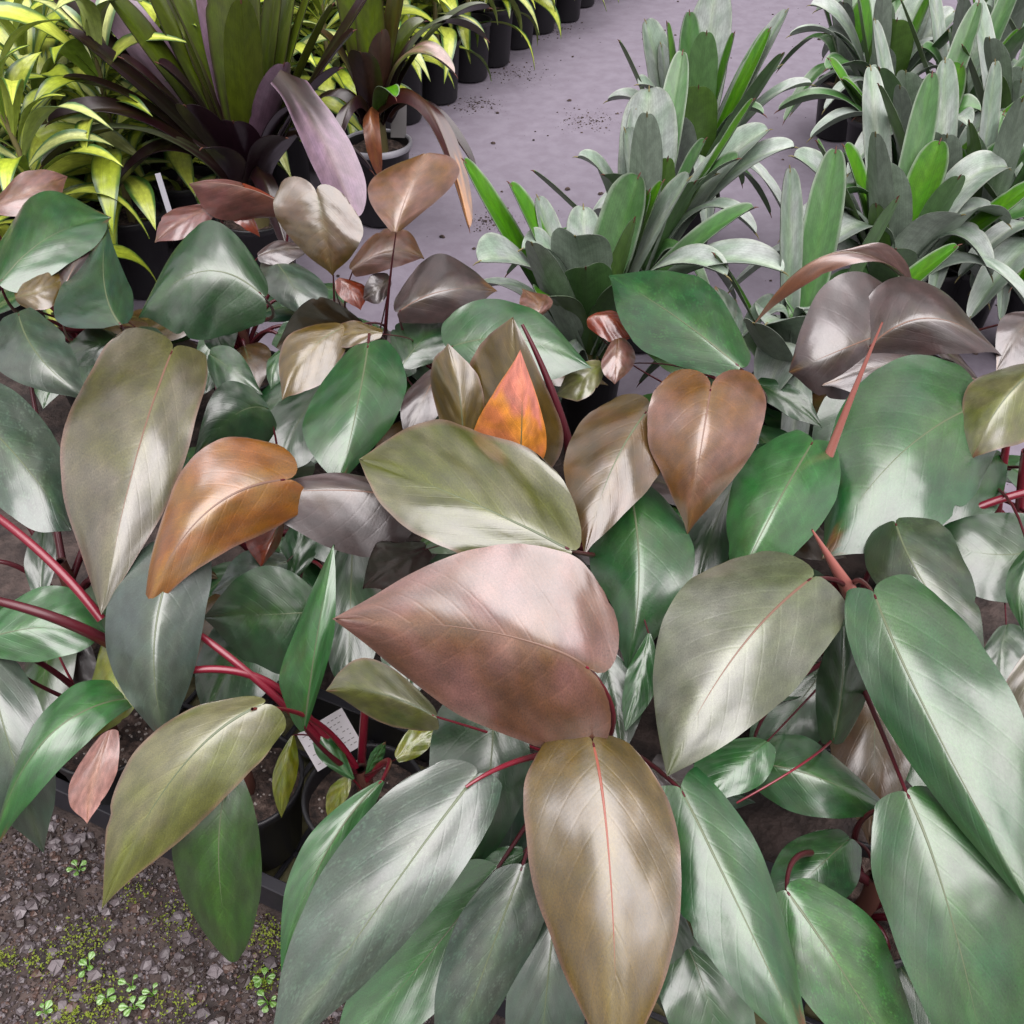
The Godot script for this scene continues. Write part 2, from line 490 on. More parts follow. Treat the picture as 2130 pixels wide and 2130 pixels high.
# ------------------------------------------------------------------ pigment of the leaves (linear)
func make_palette() -> void:
	var P := {
		"bronze": [Color(0.23, 0.122, 0.108), Color(0.15, 0.072, 0.042), Color(0.22, 0.10, 0.07)],
		"bronze2": [Color(0.22, 0.115, 0.085), Color(0.17, 0.08, 0.025), Color(0.16, 0.06, 0.03)],
		"brown": [Color(0.085, 0.055, 0.018), Color(0.11, 0.06, 0.025), Color(0.10, 0.05, 0.03)],
		"olive": [Color(0.10, 0.068, 0.006), Color(0.13, 0.088, 0.025), Color(0.12, 0.075, 0.02)],
		"orange": [Color(0.25, 0.125, 0.018), Color(0.26, 0.10, 0.025), Color(0.13, 0.022, 0.012)],
		"flame": [Color(0.95, 0.42, 0.15), Color(0.92, 0.36, 0.19), Color(0.9, 0.42, 0.14)],
		"rust": [Color(0.26, 0.045, 0.02), Color(0.2, 0.04, 0.02), Color(0.28, 0.05, 0.02)],
		"rose": [Color(0.17, 0.07, 0.065), Color(0.15, 0.055, 0.05), Color(0.30, 0.045, 0.02)],
		"purple": [Color(0.062, 0.044, 0.044), Color(0.075, 0.048, 0.045), Color(0.085, 0.045, 0.045)],
		"silver": [Color(0.12, 0.14, 0.085), Color(0.17, 0.18, 0.14), Color(0.10, 0.11, 0.06)],  # silvery sheen is lightened into this pigment too
		"pale": [Color(0.115, 0.11, 0.05), Color(0.165, 0.15, 0.115), Color(0.09, 0.085, 0.04)],  # sky sheen lightened into the pigment, mottle stands in for reflection patches
		"pale2": [Color(0.15, 0.165, 0.055), Color(0.18, 0.175, 0.095), Color(0.10, 0.09, 0.04)],
		"cream": [Color(0.095, 0.105, 0.03), Color(0.17, 0.17, 0.10), Color(0.11, 0.10, 0.05)],
		"green": [Color(0.028, 0.098, 0.034), Color(0.042, 0.108, 0.04), Color(0.06, 0.07, 0.035)],
		"green2": [Color(0.05, 0.095, 0.035), Color(0.045, 0.11, 0.03), Color(0.08, 0.09, 0.04)],
		"teal": [Color(0.024, 0.066, 0.038), Color(0.03, 0.072, 0.036), Color(0.06, 0.04, 0.02)],
		"speck": [Color(0.03, 0.058, 0.028), Color(0.045, 0.065, 0.032), Color(0.06, 0.07, 0.035)],
		"bright": [Color(0.045, 0.15, 0.05), Color(0.06, 0.16, 0.06), Color(0.05, 0.15, 0.04)],
		"bright2": [Color(0.035, 0.12, 0.035), Color(0.05, 0.12, 0.04), Color(0.06, 0.10, 0.04)],
		"grey": [Color(0.055, 0.092, 0.065), Color(0.075, 0.10, 0.08), Color(0.06, 0.065, 0.045)],
		"blue": [Color(0.07, 0.10, 0.09), Color(0.075, 0.10, 0.08), Color(0.06, 0.065, 0.045)],
		"dark": [Color(0.020, 0.062, 0.024), Color(0.028, 0.068, 0.025), Color(0.04, 0.04, 0.025)],
		"lime": [Color(0.19, 0.24, 0.02), Color(0.25, 0.26, 0.025), Color(0.16, 0.18, 0.04)],
		"gg": [Color(0.27, 0.36, 0.28), Color(0.40, 0.45, 0.42), Color(0.36, 0.44, 0.36)],
		"gd": [Color(0.075, 0.20, 0.055), Color(0.11, 0.22, 0.09), Color(0.11, 0.22, 0.08)],
		"gb": [Color(0.08, 0.26, 0.012), Color(0.10, 0.27, 0.02), Color(0.10, 0.19, 0.04)],
		"dk": [Color(0.024, 0.008, 0.010), Color(0.018, 0.010, 0.008), Color(0.03, 0.014, 0.02)],
		"ol": [Color(0.085, 0.125, 0.014), Color(0.065, 0.085, 0.012), Color(0.08, 0.11, 0.014)],
		"lil": [Color(0.27, 0.18, 0.25), Color(0.20, 0.13, 0.17), Color(0.24, 0.15, 0.21)],
		"gy": [Color(0.08, 0.10, 0.05), Color(0.07, 0.085, 0.05), Color(0.06, 0.05, 0.04)],
		"br": [Color(0.055, 0.03, 0.01), Color(0.045, 0.045, 0.01), Color(0.06, 0.03, 0.02)],
		"pk": [Color(0.10, 0.13, 0.03), Color(0.22, 0.14, 0.11), Color(0.25, 0.2, 0.15)],
		"cop": [Color(0.24, 0.085, 0.04), Color(0.18, 0.06, 0.03), Color(0.2, 0.08, 0.04)],
		"drop": [Color(0.045, 0.012, 0.014), Color(0.06, 0.02, 0.01), Color(0.09, 0.10, 0.012)],
	}
	for k in P:
		var strap: bool = k in ["gg", "gd", "gb", "dk", "ol", "lil", "gy", "br", "pk", "cop", "drop"]
		for i in 3:
			var pc: Color = P[k][i]
			var lum := pc.get_luminance()
			var sat := 1.1 if strap else 1.28
			pc = Color(maxf(0.003, lum + (pc.r - lum) * sat), maxf(0.003, lum + (pc.g - lum) * sat), maxf(0.003, lum + (pc.b - lum) * sat))
			P[k][i] = pc * (0.86 if strap else 0.74)
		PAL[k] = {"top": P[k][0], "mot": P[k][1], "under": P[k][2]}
	for k in ["bronze", "bronze2", "orange", "cream", "pale", "pale2", "olive"]:
		PAL[k].edge = Color(0.20, 0.11, 0.09)
	PAL["ol"].edge = Color(0.03, 0.010, 0.012)
	for k in ["gg", "gd", "gb"]: PAL[k].edge = Color(0.42, 0.48, 0.40)
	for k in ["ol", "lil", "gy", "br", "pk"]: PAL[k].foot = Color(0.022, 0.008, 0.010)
	P.clear()
	PAL["arch"] = {"top": Color(0.15, 0.085, 0.078), "mot": Color(0.12, 0.065, 0.058), "under": Color(0.2, 0.075, 0.035), "tipc": Color(0.18, 0.065, 0.028), "tip0": 0.42}
	PAL["flame"].tipc = Color(0.70, 0.22, 0.16)
	PAL["flame"].tip0 = 0.55
	PAL["drop"].tipc = Color(0.30, 0.11, 0.008)
	PAL["drop"].tip0 = 0.8
	PAL["pk"].tipc = Color(0.36, 0.26, 0.23)
	PAL["drac"] = {"top": Color(0.05, 0.15, 0.02), "mot": Color(0.09, 0.19, 0.05), "under": Color(0.34, 0.44, 0.07), "stripe": Color(0.62, 0.72, 0.10)}
	PAL["drac2"] = {"top": Color(0.09, 0.20, 0.07), "mot": Color(0.14, 0.24, 0.11), "under": Color(0.36, 0.46, 0.12), "stripe": Color(0.66, 0.73, 0.26)}
	PAL["drac3"] = {"top": Color(0.05, 0.13, 0.02), "mot": Color(0.07, 0.15, 0.04), "under": Color(0.22, 0.36, 0.04), "stripe": Color(0.48, 0.60, 0.05)}

const EXPOSURE := 4.6
const ADDED_CLOTH_Z := 6.4
const ADDED_CLOTH_H := 4.6
const FILL := {"C": 0, "P": 0, "Q": 4, "D": 0, "A": 5, "E": 6}
const TRAY := Vector3(-0.612, 0, -0.823)
const PLANTS := {
	"A": [Vector3(0.067, 0.240, -0.719), "philodendron with the biggest bronze heart leaf and olive leaf hanging below it"],
	"B": [Vector3(0.410, 0.280, -0.874), "philodendron with long grey green leaves and a short pink rolled leaf, lower right"],
	"C": [Vector3(-0.176, 0.170, -0.741), "philodendron in front pot with white tag and upright narrow green leaf", 1],
	"Q": [Vector3(0.383, 0.170, -0.604), "philodendron in the dark gap at lower right with small round green leaf"],
	"P": [Vector3(-0.325, 0.160, -0.763), "philodendron in front pot with twisted pale olive leaf hanging over the gravel", 1],
	"D": [Vector3(-0.511, 0.170, -0.839), "philodendron in left front pot with blue grey hanging leaf and yellow leaf", 1],
	"E": [Vector3(-0.597, 0.240, -1.019), "philodendron at left edge with long pale pinkish olive leaf"],
	"F": [Vector3(-0.335, 0.260, -1.071), "philodendron with glossy orange leaf between long pale leaf and cream leaf"],
	"G": [Vector3(0.046, 0.260, -1.071), "philodendron with cream mottled leaf and upright orange new leaf"],
	"H": [Vector3(0.296, 0.240, -1.187), "philodendron with bronze heart leaf, bright green leaf and tall pink rolled spike"],
	"I": [Vector3(0.649, 0.260, -1.199), "philodendron at right edge with broad dark green leaf and upright red stalks"],
	"J": [Vector3(0.655, 0.240, -1.532), "philodendron at back right with purple grey leaves and arching rust edged leaf"],
	"K": [Vector3(0.371, 0.240, -1.459), "philodendron below grey bromeliads with one broad green leaf pointing left"],
	"L": [Vector3(-0.076, 0.240, -1.483), "philodendron with purple leaf and round green leaf beside the path"],
	"M": [Vector3(-0.245, 0.240, -1.575), "philodendron with two heart leaves held high on thin red stalks"],
	"N": [Vector3(-0.495, 0.240, -1.676), "philodendron with broad dark green arched leaf below the dark bromeliad"],
	"O": [Vector3(-0.789, 0.240, -1.695), "philodendron at back left corner with folded teal leaf"],
}
# plant, pigment, outline, [base, middle, tip, one edge, other edge], details
const LEAVES := [
	["A", "bronze", "heart", [0.064, 0.545, -0.579, -0.016, 0.570, -0.596, -0.154, 0.550, -0.632, 0.046, 0.609, -0.651, 0.032, 0.454, -0.572], {"lobe": 0.42, "clean": 1, "twist": 0.1, "bulge": 0.13, "rip": 0.0022}],
	["A", "olive", "obl", [0.069, 0.475, -0.559, 0.078, 0.445, -0.457, 0.083, 0.320, -0.339, 0.011, 0.435, -0.498, 0.137, 0.435, -0.483], {"lobe": 0.3, "bulge": 0.1, "mid": "red", "rip": 0.0016}],
	["A", "grey", "obl", [-0.031, 0.450, -0.543, -0.100, 0.410, -0.459, -0.205, 0.290, -0.363, -0.142, 0.415, -0.503, -0.045, 0.405, -0.474], {"lobe": 0.3, "bulge": 0.08, "nopet": 1}],
	["A", "cream", "ov", [-0.071, 0.430, -0.623, -0.124, 0.440, -0.642, -0.181, 0.410, -0.671, -0.133, 0.440, -0.684, -0.114, 0.400, -0.636], {}],
	["A", "dark", "obl", [-0.021, 0.400, -0.675, -0.023, 0.360, -0.598, -0.052, 0.260, -0.538, -0.079, 0.360, -0.648, 0.017, 0.360, -0.616], {}],
	["A", "grey", "obl", [0.009, 0.370, -0.505, -0.021, 0.310, -0.452, -0.064, 0.200, -0.386, -0.057, 0.305, -0.469, 0.025, 0.320, -0.476], {"bulge": 0.1}],
	["A", "grey", "obl", [0.040, 0.330, -0.496, 0.030, 0.280, -0.433, 0.021, 0.160, -0.374, -0.005, 0.270, -0.438, 0.068, 0.270, -0.438], {}],
	["A", "bright", "obl", [-0.015, 0.310, -0.539, -0.081, 0.260, -0.477, -0.170, 0.180, -0.412, -0.114, 0.260, -0.514, -0.051, 0.250, -0.452], {}],
	["A", "bright", "ov", [0.010, 0.300, -0.562, -0.018, 0.300, -0.545, -0.046, 0.280, -0.540, -0.018, 0.300, -0.565, -0.018, 0.290, -0.536], {}],
	["A", "green", "obl", [0.149, 0.420, -0.550, 0.192, 0.390, -0.443, 0.244, 0.310, -0.363, 0.135, 0.385, -0.469, 0.211, 0.395, -0.508], {"bulge": 0.06}],
	["A", "green", "obl", [0.156, 0.290, -0.482, 0.177, 0.260, -0.433, 0.199, 0.180, -0.384, 0.134, 0.260, -0.433, 0.215, 0.260, -0.438], {}],
	["A", "dark", "ov", [0.139, 0.320, -0.506, 0.142, 0.290, -0.467, 0.148, 0.220, -0.433, 0.113, 0.280, -0.472, 0.166, 0.280, -0.472], {}],
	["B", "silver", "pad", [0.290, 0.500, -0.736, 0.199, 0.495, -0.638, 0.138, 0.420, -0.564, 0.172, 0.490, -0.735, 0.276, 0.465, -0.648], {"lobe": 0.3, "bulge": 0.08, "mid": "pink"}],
	["B", "green", "obl", [0.344, 0.500, -0.714, 0.370, 0.465, -0.584, 0.451, 0.360, -0.450, 0.325, 0.455, -0.635, 0.441, 0.475, -0.652], {"lobe": 0.28, "bulge": 0.06}],
	["B", "speck", "cord", [0.427, 0.440, -0.888, 0.436, 0.430, -0.793, 0.504, 0.360, -0.741, 0.396, 0.400, -0.849, 0.493, 0.425, -0.852], {"lobe": 0.2, "bulge": 0.1}],
	["B", "dark", "ov", [0.332, 0.320, -0.679, 0.336, 0.390, -0.711, 0.335, 0.440, -0.759, 0.317, 0.360, -0.723, 0.368, 0.370, -0.714], {}],
	["B", "green", "ov", [0.239, 0.330, -0.645, 0.296, 0.345, -0.618, 0.381, 0.300, -0.605, 0.305, 0.335, -0.670, 0.278, 0.310, -0.601], {}],
	["B", "bright", "ov", [0.251, 0.360, -0.648, 0.217, 0.360, -0.619, 0.179, 0.340, -0.588, 0.185, 0.355, -0.639, 0.244, 0.345, -0.612], {}],
	["Q", "bright2", "obl", [0.244, 0.345, -0.496, 0.293, 0.300, -0.438, 0.377, 0.180, -0.371, 0.247, 0.295, -0.436, 0.334, 0.295, -0.477], {}],
	["B", "green", "obl", [0.353, 0.405, -0.556, 0.381, 0.345, -0.465, 0.432, 0.180, -0.354, 0.328, 0.335, -0.483, 0.456, 0.350, -0.484], {}],
	["Q", "green", "ov", [0.337, 0.275, -0.594, 0.290, 0.275, -0.555, 0.242, 0.250, -0.522, 0.273, 0.265, -0.590, 0.328, 0.255, -0.544], {}],
	["Q", "green", "obl", [0.363, 0.360, -0.575, 0.440, 0.330, -0.527, 0.504, 0.270, -0.467, 0.440, 0.330, -0.572, 0.424, 0.310, -0.507], {}],
	["P", "pale2", "twist", [-0.241, 0.410, -0.653, -0.317, 0.375, -0.598, -0.398, 0.250, -0.533, -0.346, 0.385, -0.638, -0.272, 0.345, -0.597], {"lobe": 0.4, "bulge": 0.12, "nopet": 1}],
	["P", "green2", "oblan", [-0.269, 0.360, -0.635, -0.288, 0.285, -0.577, -0.290, 0.140, -0.535, -0.335, 0.275, -0.578, -0.251, 0.270, -0.587], {}],
	["C", "bright", "lan", [-0.222, 0.300, -0.709, -0.203, 0.400, -0.745, -0.186, 0.470, -0.817, -0.246, 0.350, -0.757, -0.186, 0.400, -0.753], {}],
	["C", "lime", "lan", [-0.254, 0.220, -0.765, -0.264, 0.190, -0.734, -0.269, 0.140, -0.709, -0.277, 0.185, -0.734, -0.250, 0.185, -0.748], {}],
	["C", "bright", "lan", [-0.128, 0.330, -0.624, -0.181, 0.300, -0.556, -0.224, 0.200, -0.492, -0.203, 0.300, -0.568, -0.162, 0.280, -0.557], {}],
	["C", "bright", "lan", [-0.180, 0.200, -0.719, -0.204, 0.230, -0.733, -0.223, 0.250, -0.755, -0.198, 0.225, -0.752, -0.220, 0.220, -0.734], {}],
	["C", "lime", "lan", [-0.184, 0.200, -0.726, -0.198, 0.180, -0.712, -0.212, 0.150, -0.700, -0.188, 0.180, -0.708, -0.211, 0.180, -0.719], {}],
	["C", "bright", "lan", [-0.167, 0.200, -0.726, -0.152, 0.230, -0.730, -0.141, 0.250, -0.733, -0.159, 0.230, -0.733, -0.148, 0.220, -0.730], {}],
	["C", "lime", "ov", [-0.124, 0.270, -0.696, -0.101, 0.280, -0.713, -0.084, 0.280, -0.727, -0.108, 0.280, -0.731, -0.095, 0.270, -0.703], {}],
	["D", "blue", "obl", [-0.356, 0.450, -0.829, -0.366, 0.405, -0.733, -0.361, 0.300, -0.686, -0.431, 0.400, -0.784, -0.324, 0.410, -0.797], {"bulge": 0.06}],
	["D", "lime", "ov", [-0.443, 0.340, -0.809, -0.436, 0.315, -0.754, -0.466, 0.260, -0.729, -0.470, 0.300, -0.774, -0.406, 0.310, -0.751], {}],
	["D", "bright", "lan", [-0.410, 0.290, -0.764, -0.479, 0.330, -0.674, -0.553, 0.200, -0.618, -0.482, 0.325, -0.738, -0.452, 0.310, -0.669], {}],
	["D", "grey", "obl", [-0.579, 0.345, -0.785, -0.533, 0.300, -0.694, -0.520, 0.160, -0.650, -0.593, 0.290, -0.702, -0.501, 0.295, -0.719], {}],
	["D", "bright", "obl", [-0.575, 0.360, -0.787, -0.505, 0.370, -0.795, -0.452, 0.345, -0.809, -0.510, 0.377, -0.851, -0.507, 0.340, -0.774], {}],
	["D", "dark", "lan", [-0.580, 0.280, -0.910, -0.580, 0.320, -0.953, -0.571, 0.370, -0.980, -0.601, 0.320, -0.953, -0.563, 0.320, -0.953], {}],
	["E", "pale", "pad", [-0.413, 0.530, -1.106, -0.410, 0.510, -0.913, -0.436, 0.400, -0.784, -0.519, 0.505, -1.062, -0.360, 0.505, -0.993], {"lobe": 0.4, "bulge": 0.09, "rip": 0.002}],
	["E", "grey", "obl", [-0.691, 0.480, -1.088, -0.567, 0.465, -0.967, -0.505, 0.410, -0.907, -0.586, 0.460, -1.071, -0.598, 0.440, -0.930], {}],
	["E", "grey", "ov", [-0.690, 0.470, -1.303, -0.619, 0.470, -1.185, -0.559, 0.420, -1.160, -0.689, 0.450, -1.197, -0.608, 0.460, -1.249], {}],
	["F", "orange", "cord", [-0.243, 0.500, -0.889, -0.323, 0.500, -0.821, -0.388, 0.400, -0.765, -0.321, 0.525, -0.915, -0.261, 0.460, -0.852], {"lobe": 0.4, "bulge": 0.1, "mid": "pink", "rip": 0.0015}],
	["F", "purple", "ov", [-0.112, 0.465, -0.895, -0.188, 0.485, -0.889, -0.306, 0.465, -0.900, -0.192, 0.485, -0.919, -0.161, 0.420, -0.853], {"bulge": 0.05}],
	["F", "dark", "ov", [-0.325, 0.405, -1.161, -0.364, 0.415, -1.130, -0.417, 0.370, -1.087, -0.375, 0.454, -1.150, -0.345, 0.349, -1.138], {}],
	["F", "dark", "ov", [-0.445, 0.385, -1.333, -0.401, 0.385, -1.287, -0.358, 0.360, -1.263, -0.401, 0.391, -1.328, -0.414, 0.363, -1.258], {}],
	["F", "dark", "ov", [-0.213, 0.365, -0.822, -0.272, 0.370, -0.813, -0.352, 0.340, -0.838, -0.270, 0.419, -0.841, -0.268, 0.299, -0.783], {}],
	["F", "dark", "obl", [-0.255, 0.330, -0.896, -0.311, 0.310, -0.813, -0.338, 0.270, -0.739, -0.349, 0.310, -0.846, -0.264, 0.300, -0.774], {}],
	["F", "rust", "ov", [-0.265, 0.420, -0.912, -0.273, 0.410, -0.886, -0.285, 0.385, -0.874, -0.304, 0.400, -0.911, -0.270, 0.390, -0.904], {}],
	["F", "green", "lan", [-0.266, 0.330, -0.905, -0.256, 0.360, -0.928, -0.250, 0.400, -0.959, -0.278, 0.355, -0.934, -0.235, 0.355, -0.934], {}],
	["F", "grey", "ov", [-0.260, 0.380, -0.888, -0.293, 0.380, -0.870, -0.346, 0.350, -0.867, -0.305, 0.381, -0.905, -0.290, 0.364, -0.844], {}],
	["G", "cream", "pad", [0.058, 0.500, -0.776, -0.043, 0.530, -0.816, -0.164, 0.520, -0.898, -0.035, 0.530, -0.937, -0.064, 0.495, -0.775], {"bulge": 0.07, "rip": 0.003}],
	["G", "flame", "ovb", [0.006, 0.440, -0.965, 0.011, 0.520, -0.964, 0.009, 0.600, -0.990, -0.043, 0.490, -0.975, 0.039, 0.480, -0.968], {"bulge": -0.15, "clean": 1, "twist": 0}],
	["G", "olive", "ovb", [-0.062, 0.410, -1.040, -0.063, 0.480, -1.065, -0.078, 0.535, -1.112, -0.102, 0.475, -1.108, -0.033, 0.470, -1.080], {}],
	["G", "olive", "ovb", [0.016, 0.410, -1.018, 0.006, 0.500, -1.058, 0.001, 0.575, -1.106, -0.050, 0.485, -1.104, 0.061, 0.460, -1.016], {}],
	["G", "brown", "cord", [0.154, 0.520, -0.990, 0.107, 0.500, -0.902, 0.077, 0.450, -0.822, 0.073, 0.495, -0.983, 0.168, 0.485, -0.927], {"lobe": 0.5, "bulge": 0.1, "rip": 0.002}],
	["G", "green", "ov", [0.134, 0.455, -0.926, 0.134, 0.435, -0.804, 0.121, 0.360, -0.741, 0.085, 0.415, -0.850, 0.199, 0.425, -0.857], {"lobe": 0.25}],
	["G", "purple", "ov", [-0.099, 0.410, -0.878, -0.134, 0.400, -0.862, -0.169, 0.370, -0.855, -0.139, 0.454, -0.833, -0.114, 0.354, -0.876], {}],
	["G", "dark", "obl", [-0.190, 0.370, -0.936, -0.183, 0.345, -0.829, -0.181, 0.300, -0.752, -0.214, 0.340, -0.842, -0.149, 0.340, -0.842], {}],
	["G", "dark", "ov", [0.098, 0.370, -0.758, 0.107, 0.350, -0.710, 0.113, 0.320, -0.659, 0.079, 0.350, -0.703, 0.135, 0.350, -0.717], {}],
	["G", "bright", "lan", [0.141, 0.410, -0.747, 0.128, 0.390, -0.700, 0.113, 0.360, -0.661, 0.115, 0.385, -0.708, 0.147, 0.385, -0.701], {}],
	["G", "dark", "obl", [-0.104, 0.330, -0.896, -0.111, 0.330, -0.819, -0.114, 0.300, -0.744, -0.147, 0.330, -0.819, -0.069, 0.330, -0.819], {}],
	["H", "bronze2", "cord", [0.221, 0.555, -0.983, 0.203, 0.525, -0.907, 0.195, 0.430, -0.879, 0.153, 0.525, -0.977, 0.291, 0.525, -0.993], {"lobe": 0.62, "clean": 1, "bulge": 0.09, "rip": 0.002}],
	["H", "bright", "ov", [0.352, 0.475, -0.993, 0.278, 0.475, -0.860, 0.236, 0.400, -0.807, 0.254, 0.460, -0.944, 0.363, 0.445, -0.915], {"bulge": 0.06}],
	["H", "dark", "obl", [0.287, 0.385, -1.045, 0.242, 0.370, -0.955, 0.218, 0.330, -0.887, 0.212, 0.370, -0.970, 0.274, 0.365, -0.951], {}],
	["H", "dark", "ov", [0.351, 0.360, -1.094, 0.312, 0.340, -0.980, 0.278, 0.320, -0.915, 0.284, 0.340, -1.010, 0.345, 0.340, -0.980], {}],
	["I", "green", "obl", [0.585, 0.455, -1.096, 0.448, 0.460, -0.979, 0.358, 0.380, -0.893, 0.445, 0.475, -1.126, 0.515, 0.410, -0.933], {"lobe": 0.3, "bulge": 0.09, "rip": 0.002}],
	["I", "green", "ov", [0.637, 0.375, -1.109, 0.549, 0.375, -1.020, 0.472, 0.345, -0.981, 0.537, 0.375, -1.103, 0.590, 0.350, -0.993], {}],
	["I", "pale2", "cord", [0.649, 0.510, -1.101, 0.584, 0.495, -1.043, 0.555, 0.430, -1.014, 0.592, 0.475, -1.130, 0.638, 0.460, -1.038], {"lobe": 0.3}],
	["I", "dark", "obl", [0.647, 0.360, -0.938, 0.559, 0.375, -0.907, 0.498, 0.360, -0.957, 0.581, 0.389, -0.964, 0.567, 0.337, -0.862], {}],
	["I", "green", "ov", [0.568, 0.480, -0.829, 0.527, 0.460, -0.785, 0.527, 0.410, -0.751, 0.516, 0.450, -0.796, 0.561, 0.450, -0.788], {}],
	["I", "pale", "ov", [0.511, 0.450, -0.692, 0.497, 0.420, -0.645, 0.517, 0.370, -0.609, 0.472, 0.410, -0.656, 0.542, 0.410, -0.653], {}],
	["I", "dark", "ov", [0.559, 0.340, -0.826, 0.539, 0.330, -0.779, 0.539, 0.300, -0.737, 0.516, 0.330, -0.779, 0.580, 0.330, -0.779], {}],
	["J", "arch", "lan", [0.596, 0.450, -1.427, 0.462, 0.500, -1.422, 0.373, 0.370, -1.436, 0.521, 0.515, -1.425, 0.503, 0.495, -1.403], {"bulge": 0.1}],
	["J", "purple", "ov", [0.564, 0.445, -1.315, 0.450, 0.465, -1.220, 0.378, 0.425, -1.221, 0.455, 0.509, -1.335, 0.467, 0.389, -1.210], {"bulge": 0.08}],
	["J", "purple", "ov", [0.484, 0.455, -1.236, 0.563, 0.500, -1.236, 0.671, 0.440, -1.233, 0.550, 0.508, -1.343, 0.591, 0.448, -1.224], {"bulge": 0.1}],
	["J", "purple", "ov", [0.621, 0.435, -1.184, 0.523, 0.445, -1.208, 0.418, 0.420, -1.194, 0.530, 0.445, -1.260, 0.500, 0.425, -1.159], {}],
	["J", "purple", "ov", [0.741, 0.460, -1.306, 0.695, 0.460, -1.263, 0.658, 0.430, -1.216, 0.681, 0.468, -1.292, 0.706, 0.438, -1.216], {}],
	["J", "dark", "ov", [0.556, 0.400, -1.236, 0.615, 0.400, -1.236, 0.656, 0.370, -1.202, 0.590, 0.454, -1.204, 0.605, 0.344, -1.226], {}],
	["K", "green", "ov", [0.297, 0.465, -1.171, 0.219, 0.485, -1.274, 0.143, 0.470, -1.414, 0.276, 0.475, -1.380, 0.179, 0.440, -1.261], {"bulge": 0.07, "rip": 0.002}],
	["K", "bronze", "ov", [0.152, 0.420, -1.316, 0.149, 0.410, -1.275, 0.145, 0.385, -1.252, 0.126, 0.400, -1.277, 0.176, 0.400, -1.291], {"bulge": 0.2}],
	["K", "rust", "ov", [0.113, 0.420, -1.377, 0.144, 0.425, -1.368, 0.179, 0.400, -1.350, 0.153, 0.424, -1.388, 0.144, 0.397, -1.347], {}],
	["K", "pale2", "ov", [0.129, 0.390, -1.293, 0.097, 0.390, -1.258, 0.062, 0.360, -1.259, 0.094, 0.396, -1.286, 0.107, 0.376, -1.232], {}],
	["K", "grey", "ov", [0.323, 0.420, -1.316, 0.310, 0.450, -1.355, 0.300, 0.460, -1.400, 0.281, 0.440, -1.357, 0.334, 0.440, -1.373], {}],
	["L", "green", "obl", [-0.089, 0.420, -1.294, 0.010, 0.445, -1.274, 0.111, 0.410, -1.255, -0.016, 0.463, -1.354, -0.012, 0.398, -1.232], {"bulge": 0.1}],
	["L", "dark", "ov", [-0.163, 0.370, -1.325, -0.136, 0.385, -1.375, -0.103, 0.385, -1.459, -0.177, 0.380, -1.431, -0.093, 0.370, -1.370], {}],
	["L", "purple", "ov", [-0.169, 0.425, -1.387, -0.101, 0.450, -1.406, -0.023, 0.420, -1.460, -0.111, 0.462, -1.495, -0.093, 0.404, -1.397], {"bulge": 0.1}],
	["L", "bronze", "ov", [0.030, 0.440, -1.342, 0.038, 0.450, -1.362, 0.015, 0.450, -1.411, 0.011, 0.440, -1.373, 0.060, 0.440, -1.389], {"bulge": 0.2}],
	["L", "purple", "ov", [-0.100, 0.390, -1.293, -0.122, 0.385, -1.219, -0.146, 0.350, -1.161, -0.149, 0.380, -1.233, -0.090, 0.375, -1.220], {}],
	["L", "dark", "ov", [-0.051, 0.370, -1.282, -0.079, 0.360, -1.216, -0.100, 0.330, -1.169, -0.117, 0.360, -1.229, -0.041, 0.360, -1.203], {}],
	["M", "green", "ov", [-0.183, 0.505, -1.160, -0.184, 0.495, -1.026, -0.201, 0.440, -0.950, -0.249, 0.475, -1.044, -0.131, 0.475, -1.090], {"lobe": 0.3, "bulge": 0.06}],
	["M", "bronze2", "spade", [-0.160, 0.565, -1.359, -0.146, 0.600, -1.400, -0.124, 0.625, -1.486, -0.207, 0.595, -1.454, -0.086, 0.585, -1.478], {"bulge": 0.1, "pet": [-0.161, 0.56, -1.365, -0.181, 0.46, -1.4, -0.198, 0.36, -1.433]}],
	["M", "brown", "cord", [-0.272, 0.600, -1.405, -0.262, 0.555, -1.375, -0.256, 0.495, -1.365, -0.334, 0.575, -1.409, -0.209, 0.565, -1.379], {"lobe": 0.45, "bulge": 0.12, "pet": [-0.257, 0.5, -1.38, -0.264, 0.45, -1.402, -0.278, 0.36, -1.45]}],
	["M", "bronze", "ov", [-0.243, 0.455, -1.463, -0.187, 0.475, -1.487, -0.138, 0.445, -1.519, -0.194, 0.476, -1.559, -0.181, 0.446, -1.481], {"bulge": 0.15}],
	["M", "purple", "ov", [-0.190, 0.430, -1.482, -0.207, 0.430, -1.448, -0.230, 0.410, -1.452, -0.216, 0.442, -1.468, -0.200, 0.412, -1.440], {}],
	["M", "olive", "ov", [-0.176, 0.475, -1.240, -0.215, 0.475, -1.240, -0.265, 0.455, -1.250, -0.215, 0.475, -1.268, -0.217, 0.465, -1.220], {}],
	["M", "olive", "ov", [-0.229, 0.475, -1.254, -0.272, 0.465, -1.206, -0.304, 0.420, -1.160, -0.304, 0.466, -1.239, -0.247, 0.438, -1.177], {"bulge": 0.1}],
	["M", "teal", "ov", [-0.214, 0.430, -1.326, -0.272, 0.455, -1.293, -0.335, 0.420, -1.294, -0.262, 0.509, -1.268, -0.294, 0.389, -1.287], {}],
	["M", "green", "ov", [-0.332, 0.400, -1.320, -0.340, 0.395, -1.285, -0.344, 0.370, -1.261, -0.353, 0.390, -1.300, -0.319, 0.390, -1.279], {}],
	["M", "rust", "ov", [-0.265, 0.440, -1.463, -0.246, 0.430, -1.448, -0.233, 0.400, -1.437, -0.264, 0.420, -1.442, -0.226, 0.420, -1.467], {}],
